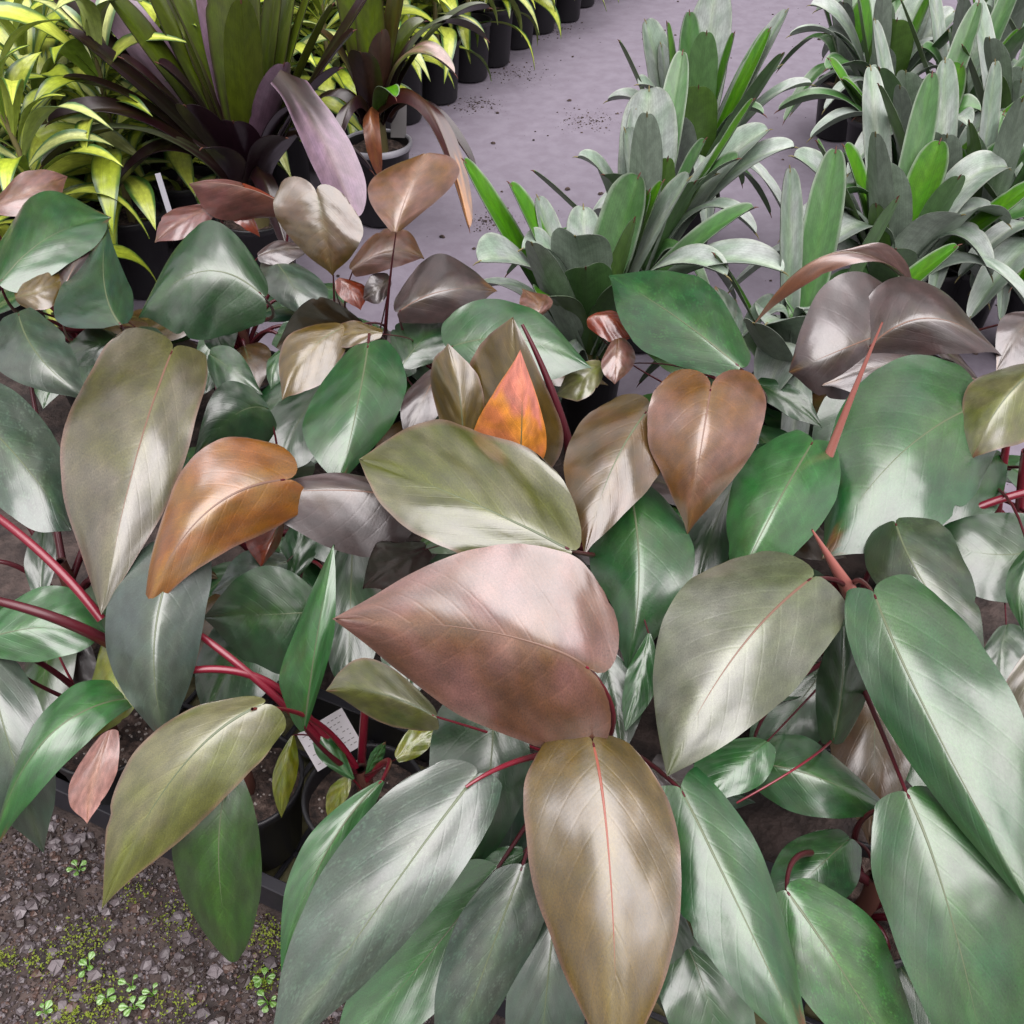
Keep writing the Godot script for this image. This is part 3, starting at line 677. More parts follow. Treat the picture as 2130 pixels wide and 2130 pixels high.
	["M", "dark", "ov", [-0.256, 0.360, -1.326, -0.301, 0.350, -1.205, -0.317, 0.310, -1.135, -0.348, 0.350, -1.217, -0.255, 0.340, -1.181], {}],
	["N", "dark", "ov", [-0.366, 0.455, -1.382, -0.451, 0.490, -1.388, -0.550, 0.425, -1.368, -0.455, 0.519, -1.488, -0.458, 0.394, -1.360], {"lobe": 0.3, "bulge": 0.12, "rip": 0.003}],
	["N", "rose", "ov", [-0.384, 0.455, -1.695, -0.460, 0.485, -1.703, -0.553, 0.475, -1.738, -0.464, 0.485, -1.723, -0.502, 0.420, -1.722], {"under": "rust"}],
	["N", "rust", "lan", [-0.498, 0.430, -1.736, -0.460, 0.425, -1.726, -0.443, 0.385, -1.723, -0.465, 0.425, -1.747, -0.475, 0.410, -1.716], {}],
	["N", "rose", "ov", [-0.521, 0.430, -1.743, -0.562, 0.430, -1.693, -0.610, 0.400, -1.669, -0.592, 0.431, -1.726, -0.545, 0.414, -1.666], {"under": "rust"}],
	["N", "grey", "ov", [-0.391, 0.420, -1.575, -0.344, 0.420, -1.484, -0.316, 0.385, -1.435, -0.392, 0.405, -1.495, -0.293, 0.410, -1.494], {}],
	["N", "purple", "ov", [-0.408, 0.430, -1.560, -0.370, 0.435, -1.576, -0.328, 0.420, -1.603, -0.378, 0.436, -1.599, -0.362, 0.421, -1.545], {}],
	["N", "green", "ov", [-0.446, 0.380, -1.464, -0.454, 0.370, -1.416, -0.424, 0.350, -1.372, -0.471, 0.370, -1.400, -0.425, 0.370, -1.432], {}],
	["O", "green", "obl", [-0.775, 0.445, -1.440, -0.723, 0.475, -1.536, -0.656, 0.465, -1.626, -0.809, 0.465, -1.668, -0.674, 0.450, -1.505], {"bulge": 0.08}],
	["O", "teal", "ovb", [-0.549, 0.455, -1.297, -0.603, 0.465, -1.407, -0.667, 0.455, -1.634, -0.672, 0.425, -1.368, -0.560, 0.445, -1.395], {"under": "rust"}],
	["O", "bronze", "ov", [-0.873, 0.460, -1.679, -0.812, 0.475, -1.709, -0.782, 0.465, -1.794, -0.834, 0.486, -1.756, -0.786, 0.448, -1.674], {}],
	["O", "olive", "ov", [-0.749, 0.430, -1.423, -0.708, 0.440, -1.429, -0.691, 0.430, -1.491, -0.721, 0.448, -1.461, -0.696, 0.420, -1.401], {}],
	["O", "purple", "ov", [-0.685, 0.430, -1.448, -0.676, 0.450, -1.487, -0.680, 0.450, -1.580, -0.711, 0.445, -1.515, -0.664, 0.440, -1.507], {}],
	["O", "dark", "ov", [-0.583, 0.390, -1.367, -0.617, 0.390, -1.352, -0.678, 0.365, -1.348, -0.635, 0.395, -1.388, -0.624, 0.368, -1.328], {}],
	["O", "dark", "obl", [-0.595, 0.350, -1.467, -0.556, 0.340, -1.373, -0.508, 0.310, -1.316, -0.584, 0.340, -1.358, -0.511, 0.340, -1.388], {}],
]
const STEMS := [
	["B", "rolled_leaf", "salmon", [0.385, 0.370, -0.821, 0.349, 0.430, -0.813, 0.305, 0.500, -0.806], 0.012, 0.001, false],
	["H", "rolled_leaf", "salmon", [0.367, 0.430, -0.982, 0.377, 0.530, -0.980, 0.392, 0.640, -0.980], 0.0065, 0.001, false],
	["G", "rolled_leaf", "maroon", [0.076, 0.400, -1.042, 0.051, 0.490, -1.062, 0.012, 0.570, -1.097], 0.008, 0.002, false],
	["B", "petiole_stub", "red", [0.399, 0.340, -0.842, 0.377, 0.370, -0.842, 0.338, 0.420, -0.815], 0.011, 0.006, false],
	["D", "petiole", "red", [-0.450, 0.370, -0.806, -0.505, 0.420, -0.845, -0.581, 0.450, -0.895], 0.0055, 0.0045, false],
	["D", "petiole", "maroon", [-0.448, 0.340, -0.800, -0.486, 0.400, -0.780, -0.550, 0.420, -0.787], 0.007, 0.0045, false],
	["C", "petiole", "red", [-0.176, 0.170, -0.741, -0.212, 0.285, -0.731, -0.247, 0.415, -0.644], 0.0055, 0.0016, true],
	["C", "petiole", "red", [-0.181, 0.140, -0.755, -0.253, 0.300, -0.748, -0.335, 0.370, -0.781], 0.005, 0.004, true],
	["C", "petiole", "red", [-0.182, 0.140, -0.759, -0.172, 0.220, -0.756, -0.158, 0.320, -0.750], 0.0055, 0.0045, true],
	["C", "petiole", "red", [-0.250, 0.300, -0.759, -0.289, 0.340, -0.755, -0.343, 0.350, -0.750], 0.005, 0.004, true],
	["A", "petiole", "red", [0.066, 0.340, -0.650, 0.009, 0.432, -0.573, -0.039, 0.452, -0.530], 0.0052, 0.0014, true],
	["I", "petiole", "red", [0.532, 0.330, -1.001, 0.587, 0.360, -1.012, 0.650, 0.380, -1.019], 0.006, 0.005, true],
	["I", "petiole", "red", [0.675, 0.240, -1.105, 0.650, 0.340, -1.097, 0.639, 0.420, -1.105], 0.006, 0.005, true],
	["I", "petiole", "red", [0.702, 0.240, -1.094, 0.663, 0.340, -1.064, 0.638, 0.420, -1.048], 0.007, 0.005, true],
	["B", "aerial_root", "red", [0.336, 0.310, -0.690, 0.280, 0.360, -0.621, 0.214, 0.345, -0.588], 0.0014, 0.001, false],
]
const ROSETTES := {
	"a": [Vector3(0.136, 0.200, -1.687), "grey bromeliad nearest the philodendrons with one narrow green leaf leaning left"],
	"b": [Vector3(0.274, 0.200, -2.007), "grey bromeliad second in the column beside the lilac path"],
	"c": [Vector3(0.421, 0.200, -2.419), "grey bromeliad third in column by the path, with leaves against its far end"],
	"d": [Vector3(0.745, 0.220, -1.876), "grey bromeliad nearest in the right column, behind arching purple leaf"],
	"e": [Vector3(0.927, 0.220, -2.355), "grey bromeliad with broad upright leaf, second in the right column"],
	"f": [Vector3(1.008, 0.220, -2.932), "grey bromeliad at top of the right column"],
	"g": [Vector3(1.206, 0.220, -2.499), "grey bromeliad at right edge with pale front leaf, beside the second of its column"],
	"h": [Vector3(1.409, 0.220, -3.207), "grey bromeliad in the top right corner"],
	"i": [Vector3(1.095, 0.220, -1.943), "grey bromeliad at right edge just behind the purple philodendron leaves"],
	"p": [Vector3(0.499, 0.200, -1.579), "low grey bromeliad with pale leaves under the arching rust edged leaf"],
	"k": [Vector3(1.159, 0.220, -2.769), "grey bromeliad between the second and third columns, near the top"],
	"l": [Vector3(0.987, 0.220, -2.064), "grey bromeliad between right edge and the broad upright leaf"],
	"n": [Vector3(0.994, 0.220, -3.232), "grey bromeliad behind the second one of the right column"],
	"o": [Vector3(0.903, 0.220, -2.064), "grey bromeliad between nearest right column plant and the right edge"],
	"m": [Vector3(1.471, 0.220, -2.911), "grey bromeliad at right edge below the top corner"],
	"s": [Vector3(-0.568, 0.300, -2.206), "large dark purple bromeliad with bent silvery lilac leaf on the left"],
	"t": [Vector3(-0.342, 0.300, -2.635), "smaller dark bromeliad with drooping orange tipped leaf in grey rimmed pot"],
}
const ROSETTE_LEAVES := [
	["a", -0.003, 0.474, -1.737, 0.066, "gb", 0.05],
	["a", 0.216, 0.488, -1.737, 0.12, "gd", 0.03],
	["a", 0.200, 0.460, -1.627, 0.06, "gb", 0],
	["a", 0.129, 0.402, -1.807, 0.072, "gg", 0.02],
	["a", 0.254, 0.485, -1.717, 0.072, "gb", 0.02],
	["a", 0.293, 0.504, -1.687, 0.114, "gg", 0.04],
	["a", -0.054, 0.406, -1.587, 0.12, "gg", 0.1],
	["a", 0.017, 0.389, -1.667, 0.12, "gg", 0.1],
	["a", 0.101, 0.460, -1.567, 0.108, "gg", 0.08],
	["a", 0.411, 0.445, -1.707, 0.072, "gd", 0.06],
	["a", 0.448, 0.388, -1.587, 0.096, "gg", 0.12],
	["a", 0.351, 0.391, -1.567, 0.096, "gg", 0.12],
	["a", 0.117, 0.425, -1.527, 0.096, "gd", 0.02],
	["a", 0.045, 0.395, -1.487, 0.072, "gb", 0.05],
	["b", 0.218, 0.461, -2.027, 0.132, "gg", 0.03],
	["b", 0.130, 0.409, -2.027, 0.078, "gg", 0.08],
	["b", 0.271, 0.506, -2.127, 0.12, "gg", 0.03],
	["b", 0.294, 0.436, -1.947, 0.06, "gb", 0],
	["b", 0.499, 0.454, -2.047, 0.108, "gg", 0.08],
	["b", 0.544, 0.436, -2.007, 0.072, "gg", 0.1],
	["b", 0.371, 0.449, -2.007, 0.072, "gd", 0.03],
	["b", 0.390, 0.402, -1.957, 0.12, "gg", 0.05],
	["b", 0.172, 0.422, -1.907, 0.096, "gd", 0.06],
	["b", 0.416, 0.452, -1.907, 0.06, "gd", 0.08],
	["b", 0.472, 0.306, -1.907, 0.054, "gg", 0.1],
	["c", 0.340, 0.540, -2.449, 0.072, "gb", 0],
	["c", 0.391, 0.555, -2.479, 0.072, "gd", 0.02],
	["c", 0.453, 0.594, -2.539, 0.102, "gg", 0.02],
	["c", 0.418, 0.538, -2.389, 0.072, "gd", 0],
	["c", 0.483, 0.527, -2.419, 0.054, "gb", 0.02],
	["c", 0.609, 0.554, -2.499, 0.078, "gg", 0.05],
	["c", 0.585, 0.517, -2.519, 0.06, "gd", 0.03],
	["c", 0.588, 0.467, -2.399, 0.072, "gg", 0.06],
	["c", 0.670, 0.421, -2.419, 0.048, "gg", 0.1],
	["c", 0.222, 0.369, -2.469, 0.066, "gg", 0.1],
	["c", 0.301, 0.526, -2.519, 0.108, "gg", 0.04],
	["c", 0.405, 0.441, -2.339, 0.102, "gb", 0],
	["c", 0.278, 0.437, -2.369, 0.084, "gg", 0.1],
	["c", 0.554, 0.384, -2.339, 0.048, "gd", 0.1],
	["d", 0.664, 0.470, -1.846, 0.126, "gg", 0.02],
	["d", 0.616, 0.467, -1.926, 0.096, "gb", 0.03],
	["d", 0.529, 0.445, -1.936, 0.108, "gg", 0.07],
	["d", 0.795, 0.473, -1.936, 0.072, "gb", 0.03],
	["d", 0.930, 0.428, -1.926, 0.09, "gg", 0.12],
	["d", 0.794, 0.411, -1.756, 0.144, "gg", 0.04],
	["d", 0.926, 0.353, -1.846, 0.102, "gg", 0.1],
	["d", 0.510, 0.327, -1.846, 0.072, "gg", 0.12],
	["d", 0.576, 0.368, -1.876, 0.048, "gd", 0.13],
	["d", 0.646, 0.420, -1.776, 0.042, "gb", 0],
	["d", 0.669, 0.375, -1.696, 0.084, "gd", 0],
	["d", 0.568, 0.346, -1.756, 0.096, "gg", 0.1],
	["d", 0.890, 0.283, -1.776, 0.096, "gg", 0.1],
	["e", 0.847, 0.473, -2.335, 0.132, "gg", 0.02],
	["e", 0.732, 0.439, -2.395, 0.072, "gb", 0.04],
	["e", 0.947, 0.437, -2.385, 0.084, "gg", 0.03],
	["e", 0.602, 0.373, -2.395, 0.06, "gd", 0.13],
	["e", 0.983, 0.473, -2.385, 0.096, "gb", 0.03],
	["e", 0.799, 0.450, -2.435, 0.108, "gg", 0.04],
	["e", 0.775, 0.493, -2.295, 0.096, "gd", 0.02],
	["e", 1.031, 0.391, -2.335, 0.06, "gd", 0.1],
	["e", 0.663, 0.340, -2.315, 0.072, "gg", 0.12],
	["e", 0.982, 0.385, -2.255, 0.072, "gg", 0.1],
	["e", 0.742, 0.280, -2.255, 0.072, "gg", 0.12],
	["f", 0.983, 0.460, -2.932, 0.096, "gg", 0.02],
	["f", 0.987, 0.436, -2.872, 0.108, "gb", 0],
	["f", 0.911, 0.486, -2.992, 0.072, "gb", 0.02],
	["f", 0.836, 0.380, -2.962, 0.102, "gg", 0.06],
	["f", 0.742, 0.374, -2.962, 0.048, "gg", 0.1],
	["f", 1.172, 0.429, -2.982, 0.084, "gg", 0.05],
	["f", 0.956, 0.380, -2.832, 0.072, "gg", 0],
	["f", 1.094, 0.457, -3.032, 0.096, "gg", 0.03],
	["f", 0.830, 0.315, -2.872, 0.108, "gd", 0.06],
	["f", 1.140, 0.357, -2.912, 0.06, "gg", 0.08],
	["f", 0.797, 0.436, -3.012, 0.072, "gg", 0.1],
	["g", 1.078, 0.495, -2.499, 0.126, "gg", 0.02],
	["g", 1.100, 0.433, -2.439, 0.06, "gb", 0],
	["g", 1.099, 0.318, -2.339, 0.108, "gg", 0.04],
	["g", 1.222, 0.451, -2.549, 0.108, "gd", 0.03],
	["g", 1.072, 0.309, -2.499, 0.06, "gd", 0.1],
	["g", 1.158, 0.440, -2.469, 0.096, "gg", 0.02],
	["g", 1.273, 0.347, -2.499, 0.096, "gg", 0.08],
	["g", 1.050, 0.240, -2.449, 0.072, "gg", 0.12],
	["h", 1.344, 0.389, -3.207, 0.084, "gg", 0.02],
	["h", 1.278, 0.336, -3.237, 0.06, "gb", 0.04],
	["h", 1.479, 0.402, -3.257, 0.096, "gg", 0.05],
	["h", 1.324, 0.423, -3.287, 0.084, "gb", 0.02],
	["h", 1.427, 0.432, -3.307, 0.096, "gg", 0.02],
	["h", 1.439, 0.315, -3.157, 0.072, "gd", 0.05],
	["h", 1.518, 0.316, -3.207, 0.084, "gg", 0.08],
	["h", 1.252, 0.279, -3.157, 0.072, "gg", 0.1],
	["i", 0.956, 0.311, -1.943, 0.096, "gd", 0.08],
	["i", 1.019, 0.418, -1.993, 0.108, "gg", 0.04],
	["i", 0.920, 0.193, -1.893, 0.108, "gg", 0.08],
	["i", 0.961, 0.236, -1.823, 0.06, "gb", 0.05],
	["i", 1.071, 0.386, -1.943, 0.12, "gg", 0.04],
	["i", 0.884, 0.184, -1.793, 0.084, "gg", 0.1],
	["p", 0.392, 0.264, -1.579, 0.072, "gg", 0.1],
	["p", 0.417, 0.328, -1.519, 0.12, "gg", 0.06],
	["p", 0.466, 0.317, -1.559, 0.072, "gd", 0.06],
	["p", 0.526, 0.294, -1.529, 0.096, "gg", 0.1],
	["p", 0.411, 0.234, -1.429, 0.084, "gg", 0.08],
	["k", 1.087, 0.436, -2.769, 0.108, "gg", 0.03],
	["k", 1.042, 0.390, -2.799, 0.084, "gd", 0.05],
	["k", 1.182, 0.415, -2.799, 0.096, "gg", 0.04],
	["k", 1.092, 0.372, -2.689, 0.072, "gb", 0],
	["k", 1.002, 0.295, -2.769, 0.072, "gg", 0.1],
	["k", 1.253, 0.321, -2.769, 0.072, "gg", 0.1],
	["l", 0.902, 0.444, -2.064, 0.108, "gg", 0.03],
	["l", 0.996, 0.411, -2.094, 0.096, "gd", 0.04],
	["l", 0.861, 0.383, -2.084, 0.084, "gg", 0.08],
	["l", 0.911, 0.390, -1.984, 0.072, "gb", 0],
	["l", 1.069, 0.313, -2.064, 0.096, "gg", 0.1],
	["l", 0.856, 0.278, -2.014, 0.072, "gg", 0.1],
	["n", 0.932, 0.450, -3.232, 0.096, "gg", 0.03],
	["n", 0.873, 0.366, -3.232, 0.072, "gg", 0.08],
	["n", 1.028, 0.387, -3.262, 0.084, "gb", 0.02],
	["o", 0.829, 0.444, -2.064, 0.108, "gg", 0.03],
	["o", 0.892, 0.401, -2.094, 0.084, "gb", 0.02],
	["o", 0.808, 0.358, -2.064, 0.084, "gg", 0.08],
	["m", 1.356, 0.423, -2.911, 0.108, "gg", 0.03],
	["m", 1.321, 0.349, -2.941, 0.084, "gg", 0.08],
	["m", 1.431, 0.441, -2.941, 0.096, "gd", 0.04],
	["m", 1.350, 0.261, -2.831, 0.072, "gg", 0.05],
	["s", -0.934, 0.676, -2.256, 0.079, "dk", 0.02],
	["s", -0.445, 0.553, -2.126, 0.095, "lil", 0.02],
	["s", -0.783, 0.660, -2.206, 0.089, "ol", 0.05],
	["s", -0.870, 0.597, -2.186, 0.063, "dk", 0.06],
	["s", -0.737, 0.684, -2.306, 0.074, "ol", 0.04],
	["s", -0.625, 0.684, -2.326, 0.063, "lil", 0.02],
	["s", -0.501, 0.693, -2.266, 0.068, "ol", 0],
	["s", -0.395, 0.659, -2.266, 0.068, "ol", 0.03],
	["s", -0.313, 0.597, -2.186, 0.053, "dk", 0.05],
	["s", -0.750, 0.571, -2.106, 0.063, "dk", 0.05],
	["s", -0.342, 0.536, -2.156, 0.053, "dk", 0.05],
	["s", -0.893, 0.516, -2.156, 0.053, "dk", 0.08],
	["s", -0.675, 0.683, -2.186, 0.074, "ol", 0.06],
	["s", -0.883, 0.673, -2.356, 0.105, "lil", 0.06],
	["s", -0.686, 0.683, -2.356, 0.084, "ol", 0.04],
	["s", -0.566, 0.695, -2.256, 0.095, "ol", 0.02],
	["s", -0.504, 0.673, -2.106, 0.079, "ol", 0],
	["s", -0.469, 0.674, -2.306, 0.063, "ol", 0.02],
	["s", -0.351, 0.640, -2.206, 0.089, "ol", 0.03],
	["s", -0.262, 0.676, -2.256, 0.058, "dk", 0.03],
	["s", -0.924, 0.447, -2.106, 0.058, "dk", 0.1],
	["s", -0.940, 0.380, -2.056, 0.058, "gy", 0.1],
	["s", -0.434, 0.680, -2.326, 0.084, "ol", 0.04],
	["s", -0.615, 0.515, -2.006, 0.084, "dk", 0.02],
	["s", -0.436, 0.464, -2.156, 0.084, "dk", 0.03],
	["s", -0.697, 0.546, -2.156, 0.084, "dk", 0.06],
	["s", -0.543, 0.467, -2.056, 0.095, "dk", 0],
	["s", -0.438, 0.447, -2.026, 0.084, "dk", 0.02],
	["s", -0.594, 0.442, -1.986, 0.074, "dk", 0.03],
	["t", -0.403, 0.588, -2.685, 0.084, "ol", 0.03],
	["t", -0.334, 0.581, -2.665, 0.074, "ol", 0],
	["t", -0.249, 0.597, -2.695, 0.084, "br", 0.03],
	["t", -0.056, 0.513, -2.685, 0.058, "gy", 0.1],
	["t", -0.063, 0.453, -2.655, 0.032, "gy", 0.14],
	["t", -0.137, 0.397, -2.575, 0.074, "pk", 0.1],
	["t", -0.270, 0.375, -2.475, 0.047, "gb", 0.04],
	["t", -0.459, 0.473, -2.635, 0.063, "br", 0.04],
	["t", -0.303, 0.487, -2.585, 0.074, "br", 0],
	["t", -0.347, 0.461, -2.515, 0.074, "br", 0.02],
	["t", -0.213, 0.475, -2.715, 0.063, "ol", 0.06],
]
const BENT := [
	["s", -0.457, 0.550, -2.116, -0.376, 0.459, -2.036, -0.312, 0.312, -1.966, 0.1, "lil"],
	["t", -0.342, 0.300, -2.635, -0.210, 0.340, -2.555, -0.102, 0.121, -2.335, 0.05, "drop"],
	["t", -0.342, 0.300, -2.635, -0.336, 0.310, -2.515, -0.324, 0.182, -2.495, 0.04, "cop"],
]
const DRACAENAS := [
	[-0.943, -2.031, 0.49, 30, "lime striped dracaena, nearest from the front in the first row from the path"],
	[-0.860, -2.244, 0.53, 31, "lime striped dracaena, second from the front in the first row from the path"],
	[-0.780, -2.432, 0.43, 36, "lime striped dracaena, third from the front in the first row from the path"],
	[-0.706, -2.629, 0.52, 34, "lime striped dracaena, fourth from the front in the first row from the path"],
	[-0.616, -2.787, 0.44, 33, "lime striped dracaena, fifth from the front in the first row from the path"],
	[-0.502, -2.982, 0.49, 32, "lime striped dracaena, sixth from the front in the first row from the path"],
	[-0.415, -3.197, 0.53, 30, "lime striped dracaena, seventh from the front in the first row from the path"],
	[-0.346, -3.369, 0.54, 32, "lime striped dracaena, eighth from the front in the first row from the path"],
	[-0.240, -3.551, 0.54, 35, "lime striped dracaena, ninth from the front in the first row from the path"],
	[-0.145, -3.772, 0.56, 30, "lime striped dracaena, tenth from the front in the first row from the path"],
	[-0.068, -3.938, 0.49, 34, "lime striped dracaena, eleventh from the front in the first row from the path"],
	[0.017, -4.148, 0.47, 32, "lime striped dracaena, twelfth from the front in the first row from the path"],
	[0.105, -4.342, 0.55, 31, "lime striped dracaena, thirteenth from the front in the first row from the path"],
	[0.212, -4.501, 0.51, 33, "lime striped dracaena, fourteenth from the front in the first row from the path"],
	[0.285, -4.714, 0.47, 36, "lime striped dracaena, fifteenth from the front in the first row from the path"],
	[0.388, -4.894, 0.49, 31, "lime striped dracaena, sixteenth from the front in the first row from the path"],
	[0.476, -5.073, 0.39, 35, "lime striped dracaena, seventeenth from the front in the first row from the path"],
	[-1.142, -2.133, 0.39, 36, "lime striped dracaena, nearest from the front in the second row from the path"],
	[-1.032, -2.330, 0.49, 31, "lime striped dracaena, second from the front in the second row from the path"],
	[-0.966, -2.520, 0.51, 30, "lime striped dracaena, third from the front in the second row from the path"],
	[-0.869, -2.707, 0.47, 36, "lime striped dracaena, fourth from the front in the second row from the path"],
	[-0.791, -2.878, 0.53, 36, "lime striped dracaena, fifth from the front in the second row from the path"],
	[-0.704, -3.076, 0.38, 36, "lime striped dracaena, sixth from the front in the second row from the path"],
	[-0.592, -3.285, 0.42, 32, "lime striped dracaena, seventh from the front in the second row from the path"],
	[-0.537, -3.470, 0.49, 30, "lime striped dracaena, eighth from the front in the second row from the path"],
	[-0.420, -3.645, 0.54, 30, "lime striped dracaena, ninth from the front in the second row from the path"],
	[-0.352, -3.846, 0.38, 35, "lime striped dracaena, tenth from the front in the second row from the path"],
	[-0.266, -4.031, 0.41, 32, "lime striped dracaena, eleventh from the front in the second row from the path"],
	[-0.183, -4.212, 0.42, 35, "lime striped dracaena, twelfth from the front in the second row from the path"],
	[-0.060, -4.392, 0.51, 36, "lime striped dracaena, thirteenth from the front in the second row from the path"],
	[0.023, -4.582, 0.56, 36, "lime striped dracaena, fourteenth from the front in the second row from the path"],
	[0.083, -4.799, 0.45, 34, "lime striped dracaena, fifteenth from the front in the second row from the path"],
	[0.209, -4.970, 0.45, 31, "lime striped dracaena, sixteenth from the front in the second row from the path"],
	[0.276, -5.154, 0.45, 30, "lime striped dracaena, seventeenth from the front in the second row from the path"],
	[-1.241, -2.418, 0.52, 36, "lime striped dracaena, nearest from the front in the third row from the path"],
	[-1.125, -2.595, 0.47, 34, "lime striped dracaena, second from the front in the third row from the path"],
	[-1.067, -2.800, 0.50, 36, "lime striped dracaena, third from the front in the third row from the path"],
	[-0.984, -2.986, 0.42, 35, "lime striped dracaena, fourth from the front in the third row from the path"],
	[-0.871, -3.177, 0.46, 31, "lime striped dracaena, fifth from the front in the third row from the path"],
	[-0.808, -3.354, 0.42, 33, "lime striped dracaena, sixth from the front in the third row from the path"],
	[-0.711, -3.524, 0.54, 32, "lime striped dracaena, seventh from the front in the third row from the path"],
	[-0.627, -3.733, 0.44, 33, "lime striped dracaena, eighth from the front in the third row from the path"],
	[-0.512, -3.928, 0.55, 36, "lime striped dracaena, ninth from the front in the third row from the path"],
	[-0.415, -4.115, 0.45, 36, "lime striped dracaena, tenth from the front in the third row from the path"],
	[-0.356, -4.308, 0.49, 32, "lime striped dracaena, eleventh from the front in the third row from the path"],
	[-0.275, -4.498, 0.43, 30, "lime striped dracaena, twelfth from the front in the third row from the path"],
	[-0.178, -4.670, 0.39, 32, "lime striped dracaena, thirteenth from the front in the third row from the path"],
	[-0.066, -4.875, 0.49, 35, "lime striped dracaena, fourteenth from the front in the third row from the path"],
	[-0.009, -5.075, 0.54, 31, "lime striped dracaena, fifteenth from the front in the third row from the path"],
	[-1.309, -2.660, 0.49, 32, "lime striped dracaena, nearest from the front in the fourth row from the path"],
	[-1.243, -2.861, 0.40, 36, "lime striped dracaena, second from the front in the fourth row from the path"],
	[-1.136, -3.052, 0.41, 30, "lime striped dracaena, third from the front in the fourth row from the path"],
	[-1.047, -3.246, 0.51, 32, "lime striped dracaena, fourth from the front in the fourth row from the path"],
	[-0.964, -3.430, 0.50, 35, "lime striped dracaena, fifth from the front in the fourth row from the path"],
	[-0.891, -3.611, 0.47, 30, "lime striped dracaena, sixth from the front in the fourth row from the path"],
	[-0.775, -3.835, 0.50, 30, "lime striped dracaena, seventh from the front in the fourth row from the path"],
	[-0.685, -3.990, 0.46, 31, "lime striped dracaena, eighth from the front in the fourth row from the path"],
	[-0.609, -4.217, 0.41, 31, "lime striped dracaena, ninth from the front in the fourth row from the path"],
	[-0.511, -4.404, 0.47, 30, "lime striped dracaena, tenth from the front in the fourth row from the path"],
	[-0.419, -4.573, 0.40, 32, "lime striped dracaena, eleventh from the front in the fourth row from the path"],
	[-0.367, -4.783, 0.43, 34, "lime striped dracaena, twelfth from the front in the fourth row from the path"],
	[-0.255, -4.957, 0.48, 31, "lime striped dracaena, thirteenth from the front in the fourth row from the path"],
	[-0.162, -5.133, 0.54, 30, "lime striped dracaena, fourteenth from the front in the fourth row from the path"],
	[-1.414, -2.952, 0.50, 31, "lime striped dracaena, nearest from the front in the fifth row from the path"],
	[-1.315, -3.137, 0.54, 35, "lime striped dracaena, second from the front in the fifth row from the path"],
	[-1.255, -3.338, 0.38, 36, "lime striped dracaena, third from the front in the fifth row from the path"],
	[-1.141, -3.521, 0.52, 35, "lime striped dracaena, fourth from the front in the fifth row from the path"],
	[-1.082, -3.699, 0.42, 30, "lime striped dracaena, fifth from the front in the fifth row from the path"],
	[-0.961, -3.919, 0.49, 35, "lime striped dracaena, sixth from the front in the fifth row from the path"],
	[-0.884, -4.098, 0.44, 36, "lime striped dracaena, seventh from the front in the fifth row from the path"],
	[-0.785, -4.291, 0.49, 32, "lime striped dracaena, eighth from the front in the fifth row from the path"],
	[-0.719, -4.474, 0.56, 31, "lime striped dracaena, ninth from the front in the fifth row from the path"],
	[-0.600, -4.680, 0.41, 31, "lime striped dracaena, tenth from the front in the fifth row from the path"],
	[-0.546, -4.849, 0.39, 30, "lime striped dracaena, eleventh from the front in the fifth row from the path"],
	[-0.426, -5.044, 0.55, 35, "lime striped dracaena, twelfth from the front in the fifth row from the path"],
	[-1.600, -3.027, 0.55, 30, "lime striped dracaena, nearest from the front in the sixth row from the path"],
	[-1.511, -3.243, 0.50, 32, "lime striped dracaena, second from the front in the sixth row from the path"],
	[-1.432, -3.403, 0.51, 35, "lime striped dracaena, third from the front in the sixth row from the path"],
	[-1.339, -3.596, 0.50, 33, "lime striped dracaena, fourth from the front in the sixth row from the path"],
	[-1.225, -3.792, 0.40, 31, "lime striped dracaena, fifth from the front in the sixth row from the path"],
	[-1.148, -3.983, 0.52, 33, "lime striped dracaena, sixth from the front in the sixth row from the path"],
	[-1.074, -4.161, 0.47, 34, "lime striped dracaena, seventh from the front in the sixth row from the path"],
	[-0.979, -4.351, 0.47, 32, "lime striped dracaena, eighth from the front in the sixth row from the path"],
	[-0.897, -4.543, 0.45, 35, "lime striped dracaena, ninth from the front in the sixth row from the path"],
	[-0.789, -4.744, 0.45, 30, "lime striped dracaena, tenth from the front in the sixth row from the path"],
	[-0.714, -4.953, 0.52, 30, "lime striped dracaena, eleventh from the front in the sixth row from the path"],
	[-0.612, -5.134, 0.41, 32, "lime striped dracaena, twelfth from the front in the sixth row from the path"],
	[-1.673, -3.325, 0.42, 31, "lime striped dracaena, nearest from the front in the seventh row from the path"],
	[-1.599, -3.501, 0.45, 36, "lime striped dracaena, second from the front in the seventh row from the path"],
	[-1.511, -3.674, 0.42, 34, "lime striped dracaena, third from the front in the seventh row from the path"],
	[-1.415, -3.863, 0.50, 33, "lime striped dracaena, fourth from the front in the seventh row from the path"],
	[-1.352, -4.066, 0.45, 35, "lime striped dracaena, fifth from the front in the seventh row from the path"],
	[-1.241, -4.252, 0.40, 31, "lime striped dracaena, sixth from the front in the seventh row from the path"],
	[-1.154, -4.439, 0.41, 32, "lime striped dracaena, seventh from the front in the seventh row from the path"],
	[-1.078, -4.626, 0.41, 34, "lime striped dracaena, eighth from the front in the seventh row from the path"],
	[-0.985, -4.829, 0.42, 30, "lime striped dracaena, ninth from the front in the seventh row from the path"],
	[-0.877, -5.015, 0.40, 32, "lime striped dracaena, tenth from the front in the seventh row from the path"],
	[-1.795, -3.568, 0.53, 35, "lime striped dracaena, nearest from the front in the eighth row from the path"],
	[-1.680, -3.765, 0.44, 34, "lime striped dracaena, second from the front in the eighth row from the path"],
	[-1.621, -3.977, 0.47, 30, "lime striped dracaena, third from the front in the eighth row from the path"],
